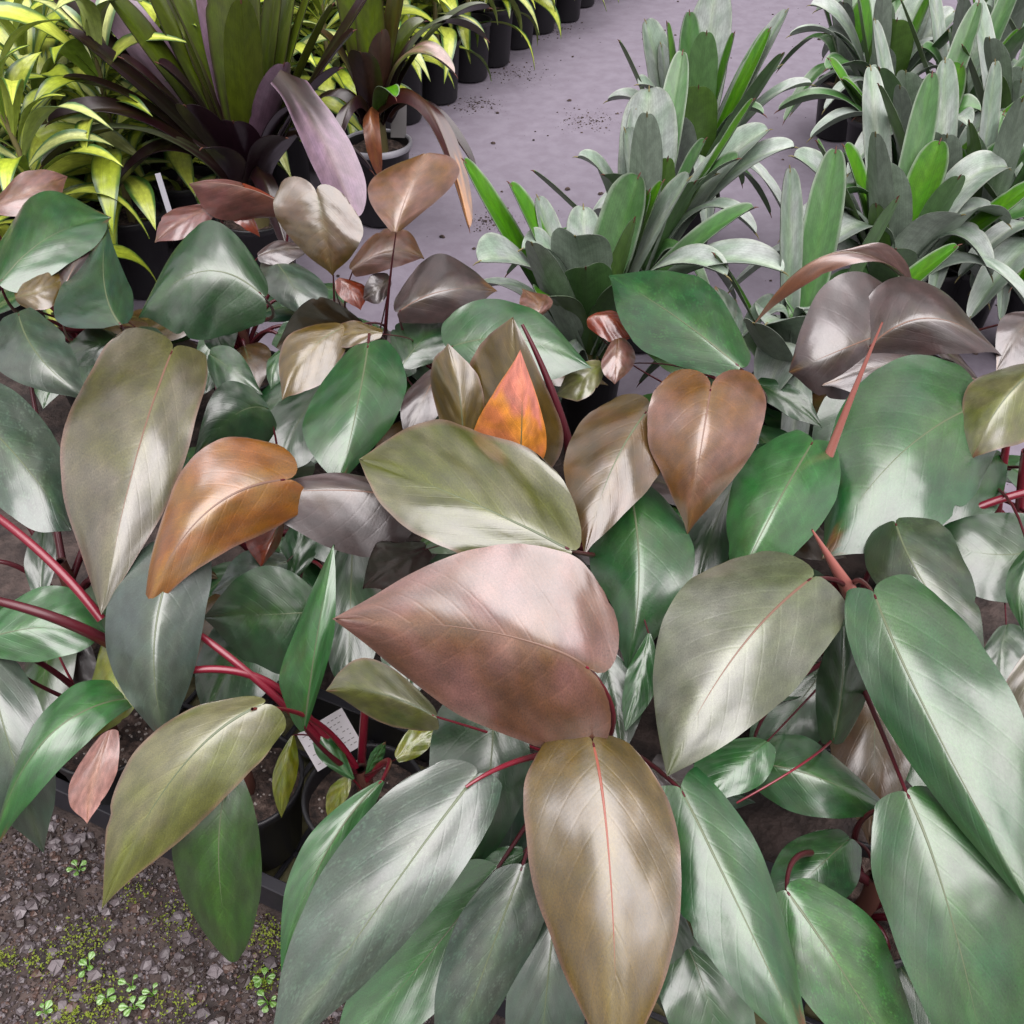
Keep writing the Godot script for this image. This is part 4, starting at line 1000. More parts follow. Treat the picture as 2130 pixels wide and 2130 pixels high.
	[-1.526, -4.138, 0.55, 36, "lime striped dracaena, fourth from the front in the eighth row from the path"],
	[-1.442, -4.335, 0.51, 33, "lime striped dracaena, fifth from the front in the eighth row from the path"],
	[-1.333, -4.535, 0.41, 33, "lime striped dracaena, sixth from the front in the eighth row from the path"],
	[-1.233, -4.737, 0.49, 32, "lime striped dracaena, seventh from the front in the eighth row from the path"],
	[-1.162, -4.931, 0.44, 33, "lime striped dracaena, eighth from the front in the eighth row from the path"],
	[-1.090, -5.126, 0.51, 33, "lime striped dracaena, ninth from the front in the eighth row from the path"],
	[-1.895, -3.845, 0.39, 36, "lime striped dracaena, nearest from the front in the ninth row from the path"],
	[-1.807, -4.032, 0.55, 35, "lime striped dracaena, second from the front in the ninth row from the path"],
	[-1.713, -4.255, 0.46, 30, "lime striped dracaena, third from the front in the ninth row from the path"],
	[-1.596, -4.418, 0.44, 34, "lime striped dracaena, fourth from the front in the ninth row from the path"],
	[-1.532, -4.619, 0.48, 30, "lime striped dracaena, fifth from the front in the ninth row from the path"],
	[-1.434, -4.803, 0.47, 35, "lime striped dracaena, sixth from the front in the ninth row from the path"],
	[-1.357, -4.989, 0.47, 31, "lime striped dracaena, seventh from the front in the ninth row from the path"],
]
const PINK := [-0.473, 0.210, -0.780, -0.488, 0.175, -0.741, -0.500, 0.125, -0.711, -0.515, 0.170, -0.730, -0.465, 0.172, -0.750]
const TAGS := [
	["white printed plant tag lying against the front pot rim", [-0.221, 0.170, -0.798], [-0.750, 0.250, 0.350], 0.062, 0.052, "tag_white"],
	["grey plant tag standing in the grey rimmed pot", [-0.288, 0.250, -2.685], [-0.200, 0.200, -0.100], 0.04, 0.09, "tag_grey"],
	["pale narrow plant tag upright left of the dark bromeliad", [-0.684, 0.330, -1.987], [-0.200, 0.500, 0.050], 0.011, 0.12, "rim_grey"],
]
const SPILLS := [
	[-0.002, -3.838, 0.22],
	[-0.115, -3.514, 0.12],
	[0.153, -4.351, 0.2],
	[0.244, -3.367, 0.15],
	[-0.051, -2.623, 0.1],
]
const MOSS := [
	[-0.510, -0.629, 500, 0.045],
	[-0.555, -0.603, 200, 0.03],
	[-0.486, -0.553, 900, 0.06],
	[-0.403, -0.656, 300, 0.05],
	[-0.290, -0.584, 350, 0.03],
	[-0.297, -0.642, 250, 0.03],
	[-0.598, -0.609, 250, 0.02],
	[-0.384, -0.553, 250, 0.04],
	[-0.501, -0.541, 300, 0.04],
	[-0.282, -0.629, 200, 0.03],
	[-0.470, -0.691, 120, 0.03],
]
const SPROUTS := [
	[-0.546, -0.723, 5, "tiny seedling alone on the gravel between pink leaf and twisted leaf"],
	[-0.438, -0.575, 4, "bright seedling at bottom left, upper left of a pair beside moss"],
	[-0.411, -0.565, 4, "bright seedling at bottom left, right one of a pair"],
	[-0.428, -0.550, 5, "bright seedling near bottom edge below the pair of seedlings"],
	[-0.461, -0.559, 4, "small seedling in the middle of the moss patch"],
	[-0.526, -0.544, 4, "seedling at bottom left corner of the gravel"],
	[-0.286, -0.581, 6, "seedling beside the large grey hanging leaf, upper one"],
	[-0.277, -0.556, 5, "seedling beside the large grey hanging leaf, lower one"],
	[-0.494, -0.597, 4, "seedling in the upper moss patch"],
]

# ------------------------------------------------------------------ pots, trays
func pot_mesh(r: float, h: float) -> ArrayMesh:
	return lathe([[0.0, 0.0], [r * 0.74, 0.0], [r * 0.78, 0.004], [r * 0.95, h - 0.018], [r * 1.0, h - 0.017], [r * 1.03, h - 0.003], [r * 1.02, h], [r * 0.97, h], [r * 0.95, h - 0.004], [r * 0.93, h - 0.02], [r * 0.76, 0.006], [0.0, 0.006]], 36)

func add_pot(t: Node3D, r: float, h: float, rim_mat = null) -> void:
	var p := part("pot", pot_mesh(r, h), M.pot, t)
	if rim_mat != null:
		part("rim", lathe([[r * 1.035, h - 0.012], [r * 1.05, h - 0.01], [r * 1.05, h + 0.002], [r * 1.0, h + 0.004], [r * 0.955, h + 0.001], [r * 0.955, h - 0.012]], 36), rim_mat, p)
	part("potting_mix", bumpy_disc(r * 0.935, 0.006, r * 999.0 + t.position.x * 50.0), M.soil, t, Vector3(0, h - 0.022, 0))

func add_perlite(t: Node3D, r: float, h: float, n: int) -> void:
	var st := SurfaceTool.new()
	st.begin(Mesh.PRIMITIVE_TRIANGLES)
	var b := chip(3)
	for i in n:
		var a := rng.randf() * TAU
		var rr := r * 0.9 * sqrt(rng.randf())
		st.append_from(b, 0, Transform3D(Basis.from_euler(Vector3(rng.randf() * 6, rng.randf() * 6, 0)) * Basis().scaled(Vector3.ONE * rng.randf_range(0.0012, 0.003)), Vector3(cos(a) * rr, h - 0.017 + rng.randf() * 0.004, sin(a) * rr)))
	var o := part("perlite", st.commit(), M.perlite, t)
	o.set_meta("kind", "stuff")

func chip(sd: int) -> ArrayMesh:   # an angular pebble of unit size
	var r2 := RandomNumberGenerator.new()
	r2.seed = sd
	var st := SurfaceTool.new()
	st.begin(Mesh.PRIMITIVE_TRIANGLES)
	st.set_smooth_group(-1)
	var ring := []
	for k in 3:
		var a := []
		for j in 6:
			var ang := TAU * (j + 0.5 * (k % 2)) / 6.0 + r2.randf_range(-0.25, 0.25)
			var rad: float = [0.55, 1.0, 0.6][k] * r2.randf_range(0.72, 1.15)
			a.append(Vector3(cos(ang) * rad, [-0.5, 0.0, 0.5][k] + r2.randf_range(-0.14, 0.14), sin(ang) * rad * 0.8))
		ring.append(a)
	var top := Vector3(r2.randf_range(-0.2, 0.2), 0.66, r2.randf_range(-0.2, 0.2))
	for k in 2:
		for j in 6:
			var j2 := (j + 1) % 6
			for v in [ring[k][j], ring[k + 1][j], ring[k][j2], ring[k][j2], ring[k + 1][j], ring[k + 1][j2]]: st.add_vertex(v)
	for j in 6:
		for v in [ring[2][j], top, ring[2][(j + 1) % 6]]: st.add_vertex(v)
		for v in [ring[0][j], ring[0][(j + 1) % 6], Vector3(0, -0.6, 0)]: st.add_vertex(v)
	st.generate_normals()
	return st.commit()

func box_bevel(s: Vector3, bev := 0.002) -> ArrayMesh:
	# a box with chamfered edges, centred
	var st := SurfaceTool.new()
	st.begin(Mesh.PRIMITIVE_TRIANGLES)
	st.set_smooth_group(-1)
	var h := s * 0.5
	bev = minf(bev, minf(h.x, minf(h.y, h.z)) * 0.45)
	var pts := PackedVector3Array()
	for sx in [-1, 1]:
		for sy in [-1, 1]:
			for sz in [-1, 1]:
				pts.append(Vector3(sx * h.x, sy * (h.y - bev), sz * (h.z - bev)))
				pts.append(Vector3(sx * (h.x - bev), sy * h.y, sz * (h.z - bev)))
				pts.append(Vector3(sx * (h.x - bev), sy * (h.y - bev), sz * h.z))
	var id := func(a, b, c, e): return ((a * 2 + b) * 2 + c) * 3 + e
	var quad := func(a: int, b: int, c: int, d: int):
		var n := (pts[b] - pts[a]).cross(pts[c] - pts[a])
		var mid := (pts[a] + pts[b] + pts[c] + pts[d]) * 0.25
		var o := [a, b, c, a, c, d] if n.dot(mid) < 0 else [a, c, b, a, d, c]
		for i in o: st.add_vertex(pts[i])
	for k in 2:
		quad.call(id.call(k, 0, 0, 0), id.call(k, 1, 0, 0), id.call(k, 1, 1, 0), id.call(k, 0, 1, 0))
		quad.call(id.call(0, k, 0, 1), id.call(1, k, 0, 1), id.call(1, k, 1, 1), id.call(0, k, 1, 1))
		quad.call(id.call(0, 0, k, 2), id.call(1, 0, k, 2), id.call(1, 1, k, 2), id.call(0, 1, k, 2))
	for a in 2:
		for b in 2:
			quad.call(id.call(a, b, 0, 0), id.call(a, b, 1, 0), id.call(a, b, 1, 1), id.call(a, b, 0, 1))
			quad.call(id.call(a, 0, b, 0), id.call(a, 1, b, 0), id.call(a, 1, b, 2), id.call(a, 0, b, 2))
			quad.call(id.call(0, a, b, 1), id.call(1, a, b, 1), id.call(1, a, b, 2), id.call(0, a, b, 2))
			for c in 2:
				var tri := [id.call(a, b, c, 0), id.call(a, b, c, 1), id.call(a, b, c, 2)]
				var n := (pts[tri[1]] - pts[tri[0]]).cross(pts[tri[2]] - pts[tri[0]])
				if n.dot(pts[tri[0]]) > 0: tri.reverse()
				for i in tri: st.add_vertex(pts[i])
	st.generate_normals()
	return st.commit()

func add_tray(corner: Vector3, lu: float, lw: float, label: String) -> void:
	var t := thing("plant_tray", Vector3(corner.x, 0.004, corner.z), label, "tray", "black plastic plant trays")
	t.basis = Basis(BENCH, Vector3.UP, -ROW)
	var hgt := 0.055
	for s in [[Vector3(lu / 2, hgt / 2, 0), Vector3(lu, hgt, 0.006)], [Vector3(lu / 2, hgt / 2, -lw), Vector3(lu, hgt, 0.006)], [Vector3(0, hgt / 2, -lw / 2), Vector3(0.006, hgt, lw - 0.007)], [Vector3(lu, hgt / 2, -lw / 2), Vector3(0.006, hgt, lw - 0.007)]]:
		var wl := part("side_wall", box_bevel(s[1], 0.002), M.tray, t, s[0])
		var lip: Vector3 = s[1]
		var lipm := box_bevel(Vector3(lip.x + (0.012 if lip.x > lip.z else 0.010), 0.005, lip.z + 0.010), 0.002)
		part("lip", lipm, M.tray, wl, Vector3(0, hgt / 2 + 0.002, 0))
	var nb := int(lu / 0.055)
	for i in range(1, nb):
		part("floor_bar", box_bevel(Vector3(0.007, 0.005, lw - 0.01), 0.001), M.tray, t, Vector3(lu * i / nb, 0.004, -lw / 2))
	var nw := int(lw / 0.055)
	for i in range(1, nw):
		part("floor_bar", box_bevel(Vector3(lu - 0.01, 0.004, 0.007), 0.001), M.tray, t, Vector3(lu / 2, 0.009, -lw * i / nw))

# ------------------------------------------------------------------ plants
func philodendron(id: String) -> void:
	var pd: Array = PLANTS[id]
	var crown: Vector3 = pd[0]
	var t := thing("potted_philodendron", Vector3(crown.x, 0.018, crown.z), pd[1], "potted plant", "red-stemmed philodendrons in black pots")
	var off := t.position
	add_pot(t, 0.072, 0.125)
	if pd.size() > 2: add_perlite(t, 0.066, 0.125, 60)
	var top := crown - off
	part("stem", tube(through(Vector3(0, 0.095, 0), Vector3(0.004, top.y * 0.55 + 0.05, 0.003), top + Vector3(0, 0.02, 0)), 0.012, 0.009), M.stem, t)
	for r in LEAVES:
		if r[0] != id: continue
		var pts := []
		for i in 5: pts.append(Vector3(r[3][i * 3], r[3][i * 3 + 1], r[3][i * 3 + 2]) - off)
		var pal: Dictionary = PAL[r[1]]
		var o: Dictionary = r[4]
		if o.has("under"):
			pal = pal.duplicate()
			pal.under = PAL[o.under].top
		if not pal.has("tipc") and rng.randf() < 0.4:
			pal = pal.duplicate()
			pal.tipc = Color(0.13, 0.06, 0.02)
			pal.tip0 = rng.randf_range(0.90, 0.97)
		var bl := blade(pts, r[2], pal, o)
		var lf := part("leaf", bl.mesh, M.leaf_spotted if r[1] in ["speck", "bright2"] or (r[1] in ["green", "teal", "grey", "silver"] and rng.randf() < 0.3) else (M.leaf if rng.randf() < 0.5 else M.leaf_b), t)
		var rm: String = "rib_pink" if r[1] in ["bronze", "bronze2", "pale", "orange", "rose", "purple"] else "rib_green"
		if o.get("mid", "") == "red": rm = "rib_red"
		if o.get("mid", "") == "pink": rm = "rib_pink"
		var ln: float = bl.len
		part("midrib", ridge(bl.ribs, clampf(ln * 0.007, 0.0006, 0.0016), clampf(ln * 0.0035, 0.0003, 0.0008)), M[rm], lf)
		# petiole from the crown up to the leaf base
		var e: Vector3 = bl.base
		var path: Array
		if o.has("pet"):
			var q: Array = o.pet
			var a3 := Vector3(q[0], q[1], q[2]) - off
			var b3 := Vector3(q[3], q[4], q[5]) - off
			var c3 := Vector3(q[6], q[7], q[8]) - off
			path = through(c3, b3, a3)
			path.push_front(top)
		elif not o.has("nopet"):
			var root := top + Vector3(rng.randf_range(-0.008, 0.008), rng.randf_range(-0.05, 0.01), rng.randf_range(-0.008, 0.008))
			var span := e.distance_to(root)
			var c := root.lerp(e, 0.55) - (bl.dir as Vector3) * span * 0.25 + Vector3(0, span * 0.12, 0)
			c -= (bl.up as Vector3) * span * 0.06
			path = arc(root, c, e - (bl.up as Vector3) * 0.001, 14)
			for q3 in [1, 2]: path.append((bl.ribs[q3][0] as Vector3) - (bl.ribs[q3][1] as Vector3) * 0.0002)
		if path.size() > 1:
			var pr := clampf(ln * 0.016, 0.0012, 0.0036)
			part("petiole", tube(path, pr * 1.45, pr * 0.35), M.maroon if rng.randf() < 0.8 else M.red, lf)
	for i in int(FILL.get(id, 11)):
		var a := TAU * (i + rng.randf_range(-0.35, 0.35)) / 11.0
		var dirv := Vector3(cos(a), 0, sin(a))
		var fb := top + dirv * rng.randf_range(0.03, 0.09) + Vector3(0, rng.randf_range(-0.07, 0.05), 0)
		var fl := rng.randf_range(0.14, 0.22)
		var ft := fb + dirv * fl * 0.85 + Vector3(0, -rng.randf_range(0.02, 0.11), 0)
		ft.y = maxf(ft.y, 0.06)
		var fm := fb.lerp(ft, 0.5) + Vector3(0, fl * rng.randf_range(0.05, 0.14), 0)
		var sd := (Vector3(-sin(a), rng.randf_range(-0.35, 0.35), cos(a))).normalized() * fl * rng.randf_range(0.2, 0.27)
		var fw := fb.lerp(ft, 0.4) + Vector3(0, fl * 0.06, 0)
		var fk: String = ["green", "green", "green2", "teal", "purple", "green", "brown", "green"][rng.randi() % 8]
		var fbl := blade([fb, fm, ft, fw + sd, fw - sd], "obl", PAL[fk], {"lobe": 0.06, "bulge": 0.07}, 20, 6)
		var flf := part("leaf", fbl.mesh, M.leaf_b, t)
		part("midrib", ridge(fbl.ribs, 0.0018, 0.0006), M.rib_green, flf)
		part("petiole", tube(arc(top - Vector3(0, 0.07, 0), top.lerp(fb, 0.6) + Vector3(0, 0.015, 0), fbl.base, 8), 0.005, 0.003, 6), M.maroon, flf)
	for s in STEMS:
		if s[0] != id: continue
		var q: Array = s[3]
		var a4 := Vector3(q[0], q[1], q[2]) - off
		var b4 := Vector3(q[3], q[4], q[5]) - off
		var c4 := Vector3(q[6], q[7], q[8]) - off
		var pth := through(a4, b4, c4, 16)
		if s[1] == "petiole" and s[6]:
			pth = arc(top, top.lerp(a4, 0.6) + Vector3(0, 0.01, 0), a4, 6).slice(0, 6) + pth
		part(s[1], tube(pth, s[4], s[5], 10), M[s[2]], t)

func rosette(called: String, id: String, at: Vector3, label: String, group: String, mat: Material, pot_r: float, pot_h: float, extra: int) -> Node3D:
	var t := thing(called, Vector3(at.x, 0.01, at.z), label, "bromeliad", group)
	var off := t.position
	var crown := at - off
	add_pot(t, pot_r, pot_h, M.rim_grey if id == "t" else null)
	part("core", tube([Vector3(0, pot_h - 0.03, 0), Vector3(0, (pot_h + crown.y) * 0.5, 0), crown + Vector3(0, 0.03, 0)], 0.03, 0.02), M.cane, t)
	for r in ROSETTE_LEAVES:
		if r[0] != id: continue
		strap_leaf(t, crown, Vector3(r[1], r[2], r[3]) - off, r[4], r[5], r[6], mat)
	if id < "q":
		for i in 6:
			var a := TAU * (i + rng.randf_range(-0.3, 0.3)) / 6.0
			var rr := rng.randf_range(0.08, 0.24)
			strap_leaf(t, crown, crown + Vector3(cos(a) * rr, rng.randf_range(0.2, 0.36), sin(a) * rr), rng.randf_range(0.048, 0.07), ["gb", "gd", "gg", "gb", "gg", "gd"][i], rng.randf_range(0.0, 0.02), mat)
	for i in extra:
		var a := TAU * (i + rng.randf_range(-0.3, 0.3)) / extra
		var l := rng.randf_range(0.19, 0.31)
		var tip := crown + Vector3(cos(a) * l, rng.randf_range(-0.12, 0.03), sin(a) * l)
		strap_leaf(t, crown, tip, rng.randf_range(0.032, 0.05), "gg" if id < "q" and rng.randf() < 0.65 else ("gd" if id < "q" else "dk"), rng.randf_range(0.06, 0.11), mat)
	return t

func strap_leaf(t: Node3D, crown: Vector3, tip: Vector3, w: float, kind: String, arch: float, mat: Material, mid_given = null) -> MeshInstance3D:
	var d := tip - crown
	var flat := Vector3(d.x, 0, d.z)
	var out := flat.normalized() if flat.length() > 0.01 else Vector3(0, 0, 1)
	var base := crown + out * 0.012 + Vector3(0, -0.03, 0)
	arch *= clampf(1.25 - d.y * 3.0, 0.3, 1.2)
	var mid := base.lerp(tip, 0.5) + Vector3(0, arch, 0) - out * arch * 0.25
	if mid_given != null: mid = mid_given
	var c := mid * 2.0 - (base + tip) * 0.5
	var tg := bez_d(base, c, tip, 0.65).normalized()
	var side := tg.cross(Vector3.UP)
	side = side.normalized() if side.length() > 0.2 else out.cross(Vector3.UP)
	side = (side + Vector3(0, rng.randf_range(-0.2, 0.2), 0)).normalized()
	var mw := bez(base, c, tip, 0.65)
	var inw := side.cross(tg).normalized()
	if inw.dot(-out * 0.7 + Vector3.UP) < 0: inw = -inw
	var lift := inw * w * 0.12
	var bl := blade([base, mid, tip, mw - side * w * 0.5 + lift, mw + side * w * 0.5 + lift], "strap", PAL[kind], {"bulge": -0.12, "rip": 0.0, "wav": 0.015, "thick": 0.0016}, 30, 6)
	var lf := part("leaf", bl.mesh, mat, t)
	var e: Vector3 = tip
	var dd := bez_d(base, c, tip, 1.0).normalized()
	part("spine", tube([e - dd * 0.004, e + dd * 0.006 - Vector3(0, 0.001, 0), e + dd * 0.012 - Vector3(0, 0.004, 0)], 0.0022, 0.0004, 5), M.stem if kind != "gg" else M.cane, lf)
	return lf

var drac_leaves := []
func make_dracaena_leaves() -> void:
	for i in 9:
		var l := rng.randf_range(0.20, 0.30)
		var w := rng.randf_range(0.042, 0.06)
		var dr := rng.randf_range(0.02, 0.09)
		var base := Vector3.ZERO
		var tip := Vector3(l * 0.93, l * 0.25 - dr, rng.randf_range(-0.02, 0.02))
		var mid := Vector3(l * 0.5, l * 0.26, 0)
		var c := mid * 2.0 - tip * 0.5
		var mw := bez(base, c, tip, 0.46)
		drac_leaves.append(blade([base, mid, tip, mw + Vector3(0, 0.006, -w * 0.5), mw + Vector3(0, 0.006, w * 0.5)], "lan", PAL[["drac", "drac2", "drac", "drac3"][i % 4]], {"bulge": -0.1, "rip": 0.0, "wav": 0.08, "thick": 0.0012}, 14, 5).mesh)

func dracaena(at: Vector3, hgt: float, n: int, label: String) -> void:
	var t := thing("potted_dracaena", Vector3(at.x, 0.01, at.z), label, "potted plant", "variegated dracaenas in black pots")
	add_pot(t, 0.075, 0.19)
	var lean := Vector3(rng.randf_range(-0.03, 0.03), hgt, rng.randf_range(-0.03, 0.03))
	part("cane", tube(through(Vector3(0, 0.15, 0), Vector3(lean.x * 0.3, hgt * 0.6, lean.z * 0.3), lean), 0.009, 0.005), M.cane, t)
	for i in n:
		var f := float(i) / n
		var lf := part("leaf", drac_leaves[rng.randi() % drac_leaves.size()], M.dracaena, t)
		var y := lerpf(0.17, hgt, pow(f, 0.7))
		var el := lerpf(-0.55, 0.95, pow(f, 1.3)) + rng.randf_range(-0.2, 0.2)
		lf.basis = Basis(Vector3.UP, i * 2.4 + rng.randf_range(-0.4, 0.4)) * Basis(Vector3(0, 0, 1), el) * Basis(Vector3(1, 0, 0), rng.randf_range(-0.4, 0.4)) * Basis().scaled(Vector3.ONE * rng.randf_range(0.75, 1.1))
		lf.position = Vector3(lean.x * f, y, lean.z * f)

func sheet(called: String, poly: Array, y: float, mat: Material) -> MeshInstance3D:
	var st := SurfaceTool.new()
	st.begin(Mesh.PRIMITIVE_TRIANGLES)
	for i in range(1, poly.size() - 1):
		for q in [poly[0], poly[i], poly[i + 1]]:
			st.set_normal(Vector3.UP)
			st.set_uv(Vector2(q.x, q.z))
			st.add_vertex(Vector3(q.x, y, q.z))
	var o := part(called, st.commit(), mat, self)
	o.set_meta("kind", "structure")
	return o

func in_front(x: float, z: float) -> bool:      # on the open ground in front of the trays
	return (Vector3(x, 0, z) - TRAY).dot(ROW) < -0.012

func _ready() -> void:
	rng.seed = 20
	# ---------------- camera, sky, sun, exposure
	var cam := Camera3D.new()
	cam.name = "camera"
	cam.fov = 52.0
	cam.near = 0.02
	cam.far = 200.0
	add_child(cam)
	cam.position = Vector3(0, 1.2, 0)
	cam.rotation_degrees = Vector3(-40, 0, 0)
	cam.current = true
	var env := Environment.new()
	env.background_mode = Environment.BG_SKY
	env.tonemap_mode = Environment.TONE_MAPPER_LINEAR
	env.tonemap_exposure = EXPOSURE
	env.sdfgi_enabled = true
	env.ssao_enabled = true
	env.ssil_enabled = true
	var sm := ProceduralSkyMaterial.new()
	sm.sky_top_color = Color(0.96, 0.95, 1.0)
	sm.sky_horizon_color = Color(0.66, 0.65, 0.68)
	sm.sky_curve = 0.5
	sm.ground_bottom_color = Color(0.12, 0.12, 0.1)
	sm.ground_horizon_color = Color(0.3, 0.3, 0.3)
	sm.energy_multiplier = 0.36
	var sky := Sky.new()
	sky.sky_material = sm
	env.sky = sky
	var we := WorldEnvironment.new()
	we.name = "environment"
	we.environment = env
	add_child(we)
	var sun := DirectionalLight3D.new()
	sun.name = "sun"
	sun.light_energy = 0.5
	sun.light_angular_distance = 78.0
	sun.light_color = Color(1.0, 0.975, 0.98)
	sun.shadow_enabled = true
	add_child(sun)
	sun.rotation_degrees = Vector3(-68, 12, 0)
	make_materials()
	make_palette()
	print("materials")
	# ---------------- ground
	sheet("ground", [Vector3(-60, 0, -60), Vector3(60, 0, -60), Vector3(60, 0, 60), Vector3(-60, 0, 60)], 0.0, M.dirt)
	var o1 := TRAY + ROW * 1.04
	sheet("path", [o1 - BENCH * 8, o1 - BENCH * 8 + ROW * 14, o1 + BENCH * 8 + ROW * 14, o1 + BENCH * 8], 0.004, M.path)
	build_added_windbreak()
	# ---------------- trays and philodendrons
	add_tray(TRAY, 0.56, 0.27, "black plastic tray whose front lip shows above the gravel")
	add_tray(TRAY + BENCH * 0.575, 0.56, 0.27, "black plastic tray hidden below the big grey and olive front leaves")
	sheet("tray_floor", [TRAY + BENCH * 0.01 + ROW * 0.01, TRAY + BENCH * 0.01 + ROW * 0.26, TRAY + BENCH * 1.12 + ROW * 0.26, TRAY + BENCH * 1.12 + ROW * 0.01], 0.003, M.cement)
	for id in PLANTS: philodendron(id)
	print("philodendrons")
	# ---------------- bromeliads
	for id in ROSETTES:
		var r: Array = ROSETTES[id]
		if id < "q":
			rosette("grey_bromeliad", id, r[0], r[1], "grey-green bromeliads along the right of the path", M.strap, 0.075, 0.16, 7)
		else:
			var t := rosette("dark_bromeliad", id, r[0], r[1], "dark bromeliads on the left of the path", M.strap_dark, 0.085, 0.2, 4)
			for q in BENT:
				if q[0] == id:
					strap_leaf(t, Vector3(q[1], q[2] + 0.03, q[3]) - t.position, Vector3(q[7], q[8], q[9]) - t.position, q[10], q[11], 0.0, M.strap_dark, Vector3(q[4], q[5], q[6]) - t.position)
	print("bromeliads")
	# ---------------- dracaenas
	make_dracaena_leaves()
	for d in DRACAENAS:
		dracaena(Vector3(d[0], 0, d[1]), d[2], d[3], d[4])
	print("dracaenas")
	small_things()
	gravel()
	print("done")

# Added dark cloth on posts, out of view, for the leaves to mirror.
func build_added_windbreak() -> void:
	plain("added_cloth", Color(0.022, 0.030, 0.020), 0.9, 0.3)
	plain("post", Color(0.16, 0.15, 0.14), 0.6, 0.5)
	var t := thing("added_windbreak", Vector3(0, 0, -ADDED_CLOTH_Z), "tall dark green cloth on posts, unseen and added for the leaves to mirror", "added_windbreak")
	for i in 7:
		part("post", tube([Vector3(-12.0 + i * 4.0, 0, 0.08), Vector3(-12.0 + i * 4.0, ADDED_CLOTH_H + 0.1, 0.08)], 0.05, 0.05, 12), M.post, t)
	part("cloth", box_bevel(Vector3(26, ADDED_CLOTH_H, 0.01), 0.002), M.added_cloth, t, Vector3(0, ADDED_CLOTH_H / 2 + 0.01, 0))

func small_things() -> void:
	# fallen pink leaf on the tray lip
	var p := []
	for i in 5: p.append(Vector3(PINK[i * 3], PINK[i * 3 + 1], PINK[i * 3 + 2]))
	var t := thing("fallen_leaf", p[2], "fallen pink leaf leaning on the lip of the black tray", "leaf")
	for i in 5: p[i] -= t.position
	var pk := {"top": Color(0.86, 0.43, 0.37), "mot": Color(0.9, 0.47, 0.42), "under": Color(0.7, 0.3, 0.25)}
	var bl := blade(p, "ov", pk, {"bulge": 0.03, "rip": 0.0})
	var lf := part("blade", bl.mesh, M.leaf, t)
	part("midrib", ridge(bl.ribs, 0.0009, 0.0003), M.salmon, lf)
	# plant tags
	for g in TAGS:
		var n := thing("plant_tag", Vector3(g[1][0], g[1][1], g[1][2]), g[0], "plant tag", "plastic plant tags")
		n.basis = Basis.from_euler(Vector3(g[2][0], g[2][1], g[2][2]))
		part("card", box_bevel(Vector3(g[3], g[4], 0.0008), 0.0003), M[g[5]], n)
		if g[5] == "tag_white":
			for i in 7:
				for j in 10:
					if rng.randf() < 0.75:
						part("print", box_bevel(Vector3(g[3] * rng.randf_range(0.03, 0.07), 0.0012, 0.0002), 0.00005), M.tag_grey, n, Vector3((j - 4.5) * g[3] * 0.088, (i - 3) * g[4] * 0.12, 0.0006))

